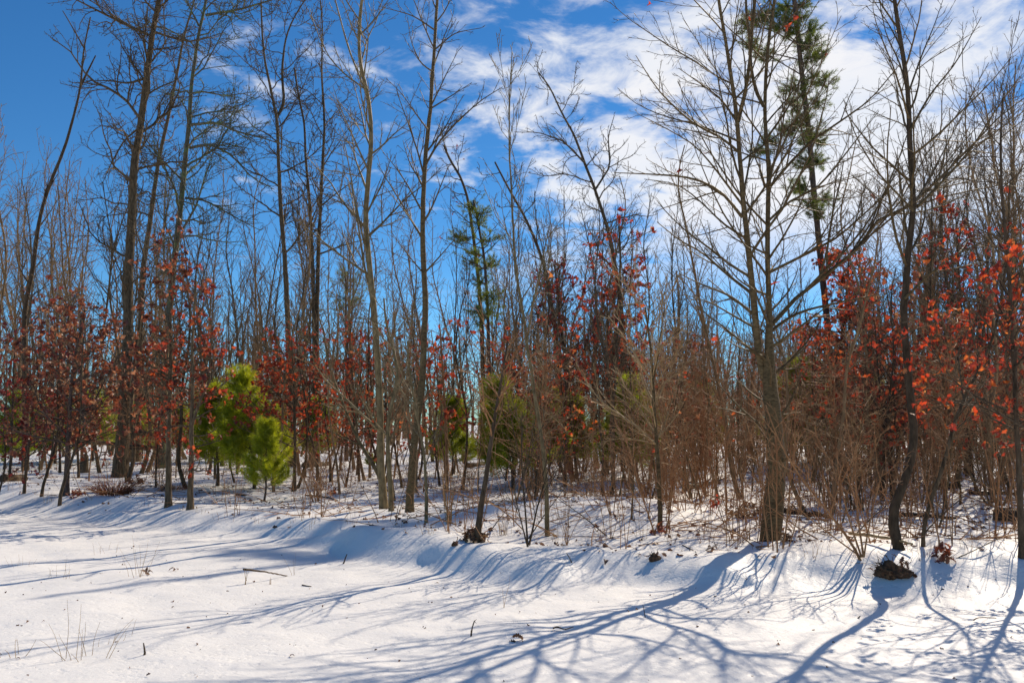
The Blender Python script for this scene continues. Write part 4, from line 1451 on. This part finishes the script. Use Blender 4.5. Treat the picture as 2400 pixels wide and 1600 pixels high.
stick("stubby dark twig loop near the tall grass stalks", [tuple(b - [0, 0, .02]), tuple(at(341, 1520, b[1])), tuple(at(336, 1506, b[1]))], .009, twigs=1)
b = on_ground(1342, 1318)
stick("short grey stub tilted out of the snowbank", [tuple(b - [0, 0, .02]), tuple(at(1336, 1306, b[1])), tuple(at(1328, 1296, b[1]))], .008, mat='grey')
b = on_ground(2008, 1449)
stick("tiny dark twig tip in the snow below the dirt clod", [tuple(b - [0, 0, .02]), tuple(at(2012, 1447, b[1])), tuple(at(2016, 1443, b[1]))], .009)
stick("thin curled twig on the shaded snow", [(2282, 1454), (2292, 1446), (2310, 1447), (2335, 1449)], .005)
stick("thin twig lying flat on the snow by the propped stick", [(708, 1372), (718, 1374), (730, 1375)], .008)
stick("thin stick on the snowbank beside the twiggy clod", [(1600, 1278), (1618, 1287), (1631, 1294)], .008)
stick("tilted stick crossing a small leaf pile on the bank", [(1655, 1298), (1672, 1290), (1686, 1280)], .009, lift=.04, twigs=2)
stick("straight stick on the snow in front of the young pine", [(553, 1160), (565, 1161), (577, 1162)], .03)
stick("long arched stick on the snow before the shrubs", [(715, 1161), (745, 1163), (775, 1168), (792, 1174)], .018)
stick("long dark fallen pole crossing behind the stout twin-stemmed tree", [(1828, 1204), (1870, 1209), (1915, 1215), (1945, 1221)], .055, name="fallen_pole", cat="log", twigs=3, lift=.03)
stick("dark fallen pole behind the crooked tree's foot", [(2108, 1214), (2160, 1215), (2200, 1219), (2242, 1222)], .045, name="fallen_pole", cat="log", twigs=4, lift=.03)
stick("bare pole lying at the foot of the crooked tree", [(1992, 1269), (2040, 1273), (2095, 1282), (2140, 1294)], .022, mat='tan', name="fallen_pole", cat="log", lift=.08)
stick("dark forked log with an upturned end in the right-hand wood", [(2207, 1146), (2230, 1145), (2248, 1143)], .085, name="fallen_log", cat="log", twigs=3, taper=.8)
stick("slim black log lying across the snow in the right-hand wood", [(2273, 1158), (2310, 1160), (2350, 1158), (2390, 1162)], .055, name="fallen_log", cat="log", twigs=3)
stick("thick short cut log with a flat end at the wood's edge", [(2334, 1219), (2370, 1219), (2440, 1221)], .10, name="cut_log", cat="log", taper=.97, sides=12)
stick("brown log with peeling bark near the small thicket", [(711, 1102), (740, 1100), (768, 1096)], .10, mat='oak', name="fallen_log", cat="log", twigs=2, lift=.12, taper=.8)
stick("dark log lying behind the leaning sapling", [(1094, 1098), (1120, 1096), (1146, 1090)], .10, name="fallen_log", cat="log", twigs=4, lift=.06)
stick("fallen tangled log by the small bright oak leaves", [(1605, 1150), (1635, 1147), (1664, 1141)], .075, mat='oak', name="fallen_log", cat="log", twigs=5, lift=.03)
stick("low dark log half buried beside the leaning dead pole", [(5, 1128), (30, 1127), (57, 1125)], .13, name="fallen_log", cat="log", taper=.9)
d = 31.0
stick("raised fallen log slanting between the two thick oaks", [tuple(at(300, 1006, d)), tuple(at(340, 1014, d)), tuple(at(376, 1026, d))], .13, name="fallen_log", cat="log", twigs=4)
stick("lower fallen log lying level between the two thick oaks", [tuple(at(305, 1047, d)), tuple(at(340, 1048, d)), tuple(at(378, 1050, d))], .11, name="fallen_log", cat="log", twigs=3)
stick("long fallen log in front of the low green pines", [tuple(at(160, 1037, 33)), tuple(at(220, 1036, 33)), tuple(at(280, 1040, 33))], .12, name="fallen_log", cat="log", twigs=3)

for (lab, pts, r, mt) in [
        ("thin pole slanting down to the snow right of the whitish sapling", [(1430, 1257), (1370, 1212), (1307, 1167)], .009, 'dark'),
        ("thin stick leaning up from the bank towards the mound", [(1234, 1263), (1280, 1200), (1326, 1140)], .009, 'dark'),
        ("thin stick lying level across the whitish sapling's foot", [(1315, 1255), (1260, 1232), (1200, 1213)], .007, 'brown'),
        ("long bowed stick reaching towards the bright leaf sprig", [(1571, 1167), (1625, 1178), (1678, 1190), (1736, 1213)], .010, 'dark'),
        ("thin stick slanting left of the tan sapling's foot", [(1490, 1185), (1455, 1210), (1420, 1236)], .008, 'dark'),
        ("thin stick leaning beside the leaf collar", [(1135, 1258), (1165, 1222), (1200, 1180)], .007, 'dark'),
        ("slender stick angled up between the stout tree and the shrub", [(1985, 1268), (2040, 1215), (2100, 1165)], .010, 'dark'),
        ("slender dark stick crossing in front of the slim curved tree", [(2150, 1262), (2200, 1212), (2262, 1160)], .011, 'dark'),
        ("thin stick on the snow between clod and cut log", [(2180, 1330), (2260, 1300), (2340, 1262)], .008, 'dark'),
        ("bent thin stick right of the stout trunk's foot", [(1870, 1245), (1920, 1252), (1975, 1240)], .010, 'brown')]:
    a_, b_ = on_ground(*pts[0]), None
    P3 = [tuple(a_ - np.array([0, 0, .03]))]
    for (x, y) in pts[1:]:
        P3.append(tuple(at(x, y, a_[1] + (abs(y - pts[0][1])) * .006)))
    stick(lab, P3, r, mat=mt, name="leaning_stick", twigs=3, taper=.5, seed=3)

# broken stump
b = on_ground(196, 1108)
root = thing("stump", "short broken brown stump standing in the snow", "stump", tuple(b))
mb = MB()
h = 1108 - 1063
hh = h / F * b[1]
mb.tubes(np.array([[[0, 0, -.1], [0, 0, .1], [.02, 0, hh * .5], [.03, .0, hh * .85], [.05, 0, hh], [.055, 0, hh + .02]]]), np.array([[.16, .15, .125, .11, .05, .001]]), 9, wob_amp=.12, rng=np.random.default_rng(3))
link("trunk", mb.build("trunk", MAT['oak']), root)
mb = MB()
mb.tubes(np.array([[[.05, .02, hh * .8], [.06, .02, hh * 1.05], [.07, .02, hh * 1.2]]]), np.array([[.04, .025, .001]]), 5)
link("splinter", mb.build("splinter", MAT['tan']), root)


# ---- dirt clods
def clod(label, px, py, w, h, seed, roots=14, leaves=18, snow=False):
    rng = np.random.default_rng(seed)
    b = on_ground(px, py)
    r = w / 2 * b[1] / F
    rz = h / 2 * b[1] / F
    import bmesh
    bm = bmesh.new()
    bmesh.ops.create_icosphere(bm, subdivisions=5 if w > 50 else 3, radius=1.0)
    for v in bm.verts:
        c = v.co
        q = math.atan2(c.z, c.x)
        n = 1 + .16 * float(wob(c.x * 1.0 + c.z * .7, c.y + c.z * .5, 1.5, seed)) + .15 * float(wob(c.x + c.z * 1.3, c.y - c.z, .55, seed + 3)) \
            + .09 * abs(float(wob(c.x - c.z * 1.7, c.y + c.z, .22, seed + 5))) + .05 * float(wob(c.x * 1.3 - c.z, c.y * 1.2 + c.z, .10, seed + 6))
        top = .45 * math.exp(-((c.x + .25) / .22) ** 2) * max(c.z, 0)          # ragged hump
        notch = -.35 * math.exp(-((c.x + .1) / .16) ** 2) * max(-c.z, 0)
        v.co = Vector((c.x * r * n, c.y * r * .7 * n, (c.z * (.72 - .22 * c.x) * n + top - notch * .4) * rz + rz * .2))
    bm.normal_update()
    me = bpy.data.meshes.new("earth")
    bm.to_mesh(me)
    bm.free()
    for p in me.polygons:
        p.use_smooth = True
    me.materials.append(MAT['dirt'])
    root = thing("dirt_clod", label, "dirt clod", tuple(b))
    link("earth", me, root)
    if roots:
        p0 = rng.normal(0, 1, (roots, 3))
        p0 = unit(p0) * np.array([r * .8, r * .6, rz * .8]) + np.array([0, 0, rz * .6])
        D = unit(p0) + np.array([0, 0, .3])
        P, R = grow(p0, D, rng.uniform(.3, .9, roots) * r, np.full(roots, .005), 5, .35, -.05, rng)
        m2 = MB()
        m2.tubes(P, R, 4)
        ro = link("roots", m2.build("roots", MAT['dark']), root)
        ro["kind"] = "stuff"
    if leaves:
        m2 = MB()
        a = rng.uniform(0, 6.28, leaves)
        q = np.stack([np.cos(a) * r * rng.uniform(.3, 1.15, leaves), np.sin(a) * r * rng.uniform(.3, 1.0, leaves), rz * rng.uniform(.1, 1.5, leaves)], 1)
        leaves_batch(m2, q, rng.uniform(.05, .1, leaves), rng, None, .3, low=False)
        o = link("leaves", m2.build("leaves", MAT['litter'], attr=True), root)
        o["kind"] = "stuff"
    return root


clod("large brown clod of earth and roots on the snowbank below the crooked tree", 2096, 1347, 78, 46, 7, 40, 30)
clod("small dark twiggy clod half under snow on the bank", 1536, 1312, 26, 26, 8, 8, 6)
clod("little dark clod in the snow beside the leaf collar", 1066, 1279, 14, 14, 9, 4, 3)


def leaf_pile(label, px, py, w, n, seed, size=.1, mat='litter', lift=.06, cat="leaf pile", name="leaf_pile"):
    rng = np.random.default_rng(seed)
    b = on_ground(px, py)
    r = w / 2 * b[1] / F
    root = thing(name, label, cat, tuple(b))
    for i in range(n):
        a, q = rng.uniform(0, 6.28), rng.uniform(0, 1) ** .6
        x, y = math.cos(a) * r * q, math.sin(a) * r * .7 * q
        z = float(ground_z(b[0] + x, b[1] + y)) - b[2] + rng.uniform(.0, lift) * (1.2 - q)
        o = link("leaf", leaf_mesh(mat, i % 6), root, (x, y, z + .01), (rng.normal(0, .7), rng.normal(0, .7), rng.uniform(0, 6.28)), (size * rng.uniform(.6, 1.2),) * 3)
    return root


MAT['litter_o'] = leaf_mat('fallen_leaf', [(0, (.08, .035, .02)), (.5, (.19, .085, .04)), (1, (.36, .2, .09))], .2, True, 1.2)
leaf_pile("ring of pale brown fallen leaves around the leaning sapling's foot", 1112, 1266, 48, 60, 1, .11, 'litter_o', .1)
leaf_pile("single curled brown leaf lying on the open snow", 1222, 1504, 16, 4, 2, .09, 'litter_o', .02)
leaf_pile("brown leaves heaped on brushwood beside the stout trunk", 1752, 1212, 70, 70, 3, .11, 'litter_o', .2)
leaf_pile("small dark leaf heap right of the dirt clod", 2212, 1310, 36, 26, 4, .1, 'leaf_brown_o', .15)
leaf_pile("leaf scrap heap at the stout trunk's right side", 1853, 1268, 34, 20, 5, .1, 'litter_o', .08)
leaf_pile("few curled leaves around the tan sapling's foot", 1545, 1246, 34, 18, 6, .1, 'leaf_brown_o', .08)
leaf_pile("dark curled leaf clump on the snow behind the long arched stick", 780, 1157, 26, 14, 7, .14, 'leaf_brown_o', .1)
leaf_pile("reddish leaves caught at the rusty brown oak's foot", 178, 1163, 40, 24, 8, .13, 'leaf_brown_o', .1)
leaf_pile("leaf heap beside the russet grass tuft at the thick oak's base", 318, 1133, 42, 34, 9, .15, 'litter_o', .2)
leaf_pile("tiny leaf fragments at the tall grass stalks", 342, 1347, 16, 6, 10, .07, 'litter_o', .02)
leaf_pile("single dark leaf on the snow beyond the grass stalks", 408, 1338, 12, 3, 11, .07, 'litter_o', .02)

# bright leaf sprig
b = on_ground(1674, 1195)
root = thing("oak_sprig", "tiny oak sprig with a few bright orange-red leaves by the stout tree", "sapling", tuple(b))
mb = MB()
mb.tubes(np.array([[[0, 0, -.05], [0, 0, .08], [-.01, 0, .2]]]), np.array([[.004, .004, .002]]), 5)
link("stem", mb.build("stem", MAT['brown']), root)
rng = np.random.default_rng(77)
for i in range(9):
    o = link("leaf", leaf_mesh('leaf_bright_o', i % 6), root, (rng.normal(0, .02), rng.normal(0, .02), .05 + .02 * i), (rng.normal(0, .5), .6 + rng.normal(0, .4), rng.uniform(0, 6.28)), (.10,) * 3)


# ---- grasses
def grass(label, px, py, n, h, spread, seed, mat='straw', w=.004, lean=.35, name="grass_tuft", cat="grass", group=None, br=.05):
    rng = np.random.default_rng(seed)
    b = on_ground(px, py)
    a = rng.uniform(0, 6.28, n)
    q = br * np.sqrt(rng.uniform(0, 1, n))
    P0 = np.stack([np.cos(a) * q, np.sin(a) * q, np.full(n, -.02)], 1)
    for i in range(n):
        P0[i, 2] += float(ground_z(b[0] + P0[i, 0], b[1] + P0[i, 1])) - b[2]
    D = np.stack([np.cos(a) * spread * rng.uniform(0, 1.4, n), np.sin(a) * spread * rng.uniform(0, 1.4, n), np.ones(n)], 1)
    Ln = h * rng.uniform(.5, 1.1, n)
    P, R = grow(P0, D, Ln, np.full(n, w / 2), 7, .06, -lean * .12, rng, .35)
    root = thing(name, label, cat, tuple(b), group)
    if n <= 14:
        for i in range(n):
            mb = MB()
            mb.tubes(P[i:i + 1], R[i:i + 1], 3, rnd=rng.uniform(0, 1, 1))
            link("stalk", mb.build("stalk", MAT[mat], attr=True), root)
    else:
        mb = MB()
        mb.tubes(P, R, 3, rnd=rng.uniform(0, 1, n))
        o = link("blades", mb.build("blades", MAT[mat], attr=True), root)
        o["kind"] = "stuff"
    return root


grass("big russet dry grass tuft in front of the thickest oak", 268, 1158, 260, .62, .75, 21, 'russet', .012, 1.3, br=.35)
grass("low russet grass patch behind the grey young oak", 408, 1148, 130, .34, .9, 22, 'russet', .011, 1.3, br=.32)
grass("tall tan stalk bundle left of the leaning sapling", 1053, 1227, 12, 1.0, .10, 23, 'straw', .012, .1, br=.05)
grass("tan grass stalks right of the leaning sapling", 1180, 1254, 9, .62, .16, 24, 'straw', .007, .2)
grass("pale dry grass tuft on the mound's side", 1265, 1210, 10, .4, .3, 25, 'straw', .006, .3)
grass("wispy grass tuft on the mound below the shrubs", 1315, 1216, 14, .42, .35, 26, 'straw', .005, .4, br=.12)
grass("brown dry weed cluster left of the stout trunk", 1658, 1252, 14, .45, .5, 27, 'straw', .006, .6, br=.14)
grass("tall straw stalks fanning from the open snow", 322, 1350, 9, .48, .4, 28, 'straw', .005, .2, br=.12)
grass("straw stub holding up the propped stick", 575, 1370, 3, .18, .08, 29, 'straw', .008, .1, br=.01)
grass("short straw stub by the propped stick", 633, 1369, 3, .10, .25, 30, 'straw', .007, .1, br=.01)
grass("single thin stalk upright in the open snow", 1179, 1424, 2, .3, .04, 31, 'straw', .005, .0, br=.01)
grass("straw stalks bending low near the snow's near corner", 215, 1543, 7, .34, .7, 32, 'straw', .005, .5, br=.14)
grass("leaning straw stalks crossing each other on the near snow", 180, 1545, 6, .42, .6, 33, 'straw', .005, .4, br=.12)
grass("bent brown stalks beside the leaning straw", 32, 1536, 6, .25, .6, 34, 'straw', .006, .6, br=.08)
grass("few thin stems standing on the open snow at left", 135, 1355, 7, .26, .25, 35, 'straw', .004, .1, br=.14)
grass("faint fine weed stems on the open snow", 60, 1325, 8, .16, .4, 36, 'straw', .003, .1, br=.2)
grass("thin stems scattered behind the straw fan", 255, 1295, 7, .22, .35, 37, 'straw', .004, .2, br=.3)
grass("thin pale stalk near the propped stick's far end", 690, 1348, 3, .3, .25, 38, 'straw', .004, .1, br=.03)
grass("sparse grass wisps at the bank's top below the pine", 560, 1207, 14, .2, .5, 39, 'russet', .006, .5, br=.5)
grass("brown weed stems on the bank under the stout trunk's right", 1905, 1300, 9, .25, .4, 40, 'straw', .005, .4, br=.15)
grass("broken straw bits close by the twig loop", 250, 1500, 5, .16, .5, 41, 'straw', .004, .3, br=.25)

rng = np.random.default_rng(1050)
for i in range(26):
    u = 40 + i * 90 + rng.uniform(-40, 40)
    y0 = np.interp(u, [0, 470, 900, 1300, 1800, 2400], [1160, 1205, 1235, 1255, 1275, 1300]) + rng.uniform(-14, 14)
    grass("small dry grass wisp on the bank's lip near %s" % anchor(u), u, y0, int(rng.integers(5, 12)), rng.uniform(.15, .38), .35, 1060 + i, 'straw' if i % 3 else 'russet', .005, .4,
          group="grass wisps along the bank", br=.1)
rng = np.random.default_rng(1100)
n = 260
bu = rng.uniform(0, 2400, n)
bd = rng.uniform(5.9, 14, n)
bx = (bu - 1200) / F * bd
mb = MB()
leaves_batch(mb, np.stack([bx, bd, ground_z(bx, bd) + .006], 1), .022 * rng.uniform(.4, 1.5, n) ** 1.5, rng, unit(rng.normal(size=(n, 3)) * np.array([1, 1, .25])) * 4, 0.0)
o = link("snow_debris", mb.build("snow_debris", MAT['litter'], attr=True))
tag(o, "tiny bark and seed bits sprinkled on the open snow", "debris")
o["kind"] = "stuff"
# litter: leaves and bits on the forest snow
rng = np.random.default_rng(1200)
n = 5600
lu = rng.uniform(-50, 2450, n)
ld = 10 + 34 * rng.uniform(0, 1, n) ** 1.2
lx = (lu - 1200) / F * ld
ok = ld > np.interp(lx, FX, FY) + .7 + rng.exponential(1.0, n)
lx, ld = lx[ok], ld[ok]
mb = MB()
pos = np.stack([lx, ld, ground_z(lx, ld) + .012], 1)
Fm = rng.normal(size=(len(pos), 3)) * np.array([1, 1, .18])
leaves_batch(mb, pos, .075 * rng.uniform(.4, 1.3, len(pos)), rng, unit(Fm) * 4, 0.0)
o = link("leaf_litter", mb.build("leaf_litter", MAT['litter'], attr=True))
tag(o, "scattered brown leaves and bits on the forest snow", "leaf litter")
o["kind"] = "stuff"
n = 2600
lu = rng.uniform(-50, 2450, n)
ld = 10 + 26 * rng.uniform(0, 1, n) ** 1.2
lx = (lu - 1200) / F * ld
ok = (ld > np.interp(lx, FX, FY) + 1.5) & (rng.uniform(0, 1, n) < np.interp(lu, [0, 900, 1400], [.35, .6, 1]))
lx, ld = lx[ok], ld[ok]
n = len(lx)
D = rng.normal(size=(n, 3)) * np.array([1, 1, .35])
D[:, 2] = np.abs(D[:, 2])
P, R = grow(np.stack([lx, ld, ground_z(lx, ld) + .01], 1), D, rng.uniform(.3, 1.6, n), rng.uniform(.003, .011, n), 5, .1, -.01, rng)
mb = MB()
mb.tubes(P, R, 3)
o = link("twig_litter", mb.build("twig_litter", MAT['brown']))
tag(o, "fallen twigs strewn across the forest snow", "twigs")
o["kind"] = "stuff"

# ------------------------------------------------------------------ snow-covered ground, one sheet to the horizon
gx = axis(-3000, -8, 8, 3000, 0.085, 1.055)
gy = axis(-1500, 4.5, 18, 4500, 0.08, 1.06)
GX, GY = np.meshgrid(gx, gy)
g = MB()
nx, ny = len(gx), len(gy)
ii = (np.arange(ny - 1)[:, None] * nx + np.arange(nx - 1)[None, :]).ravel()
GZ = ground_z(GX, GY)
for (bx_, by_, r_) in WELLS:                       # snow melts back from the trunks
    q = ((GX - bx_) ** 2 + (GY - by_) ** 2) / (r_ * 2.0) ** 2
    GZ = GZ - np.minimum(.07, r_ * .6) * np.exp(-q) * (q < 9)
g.add(np.stack([GX, GY, GZ], -1), np.stack([ii, ii + 1, ii + nx + 1, ii + nx], -1))
ground = link("snow_ground", g.build("snow_ground", MAT['snow']))
ground["kind"] = "structure"
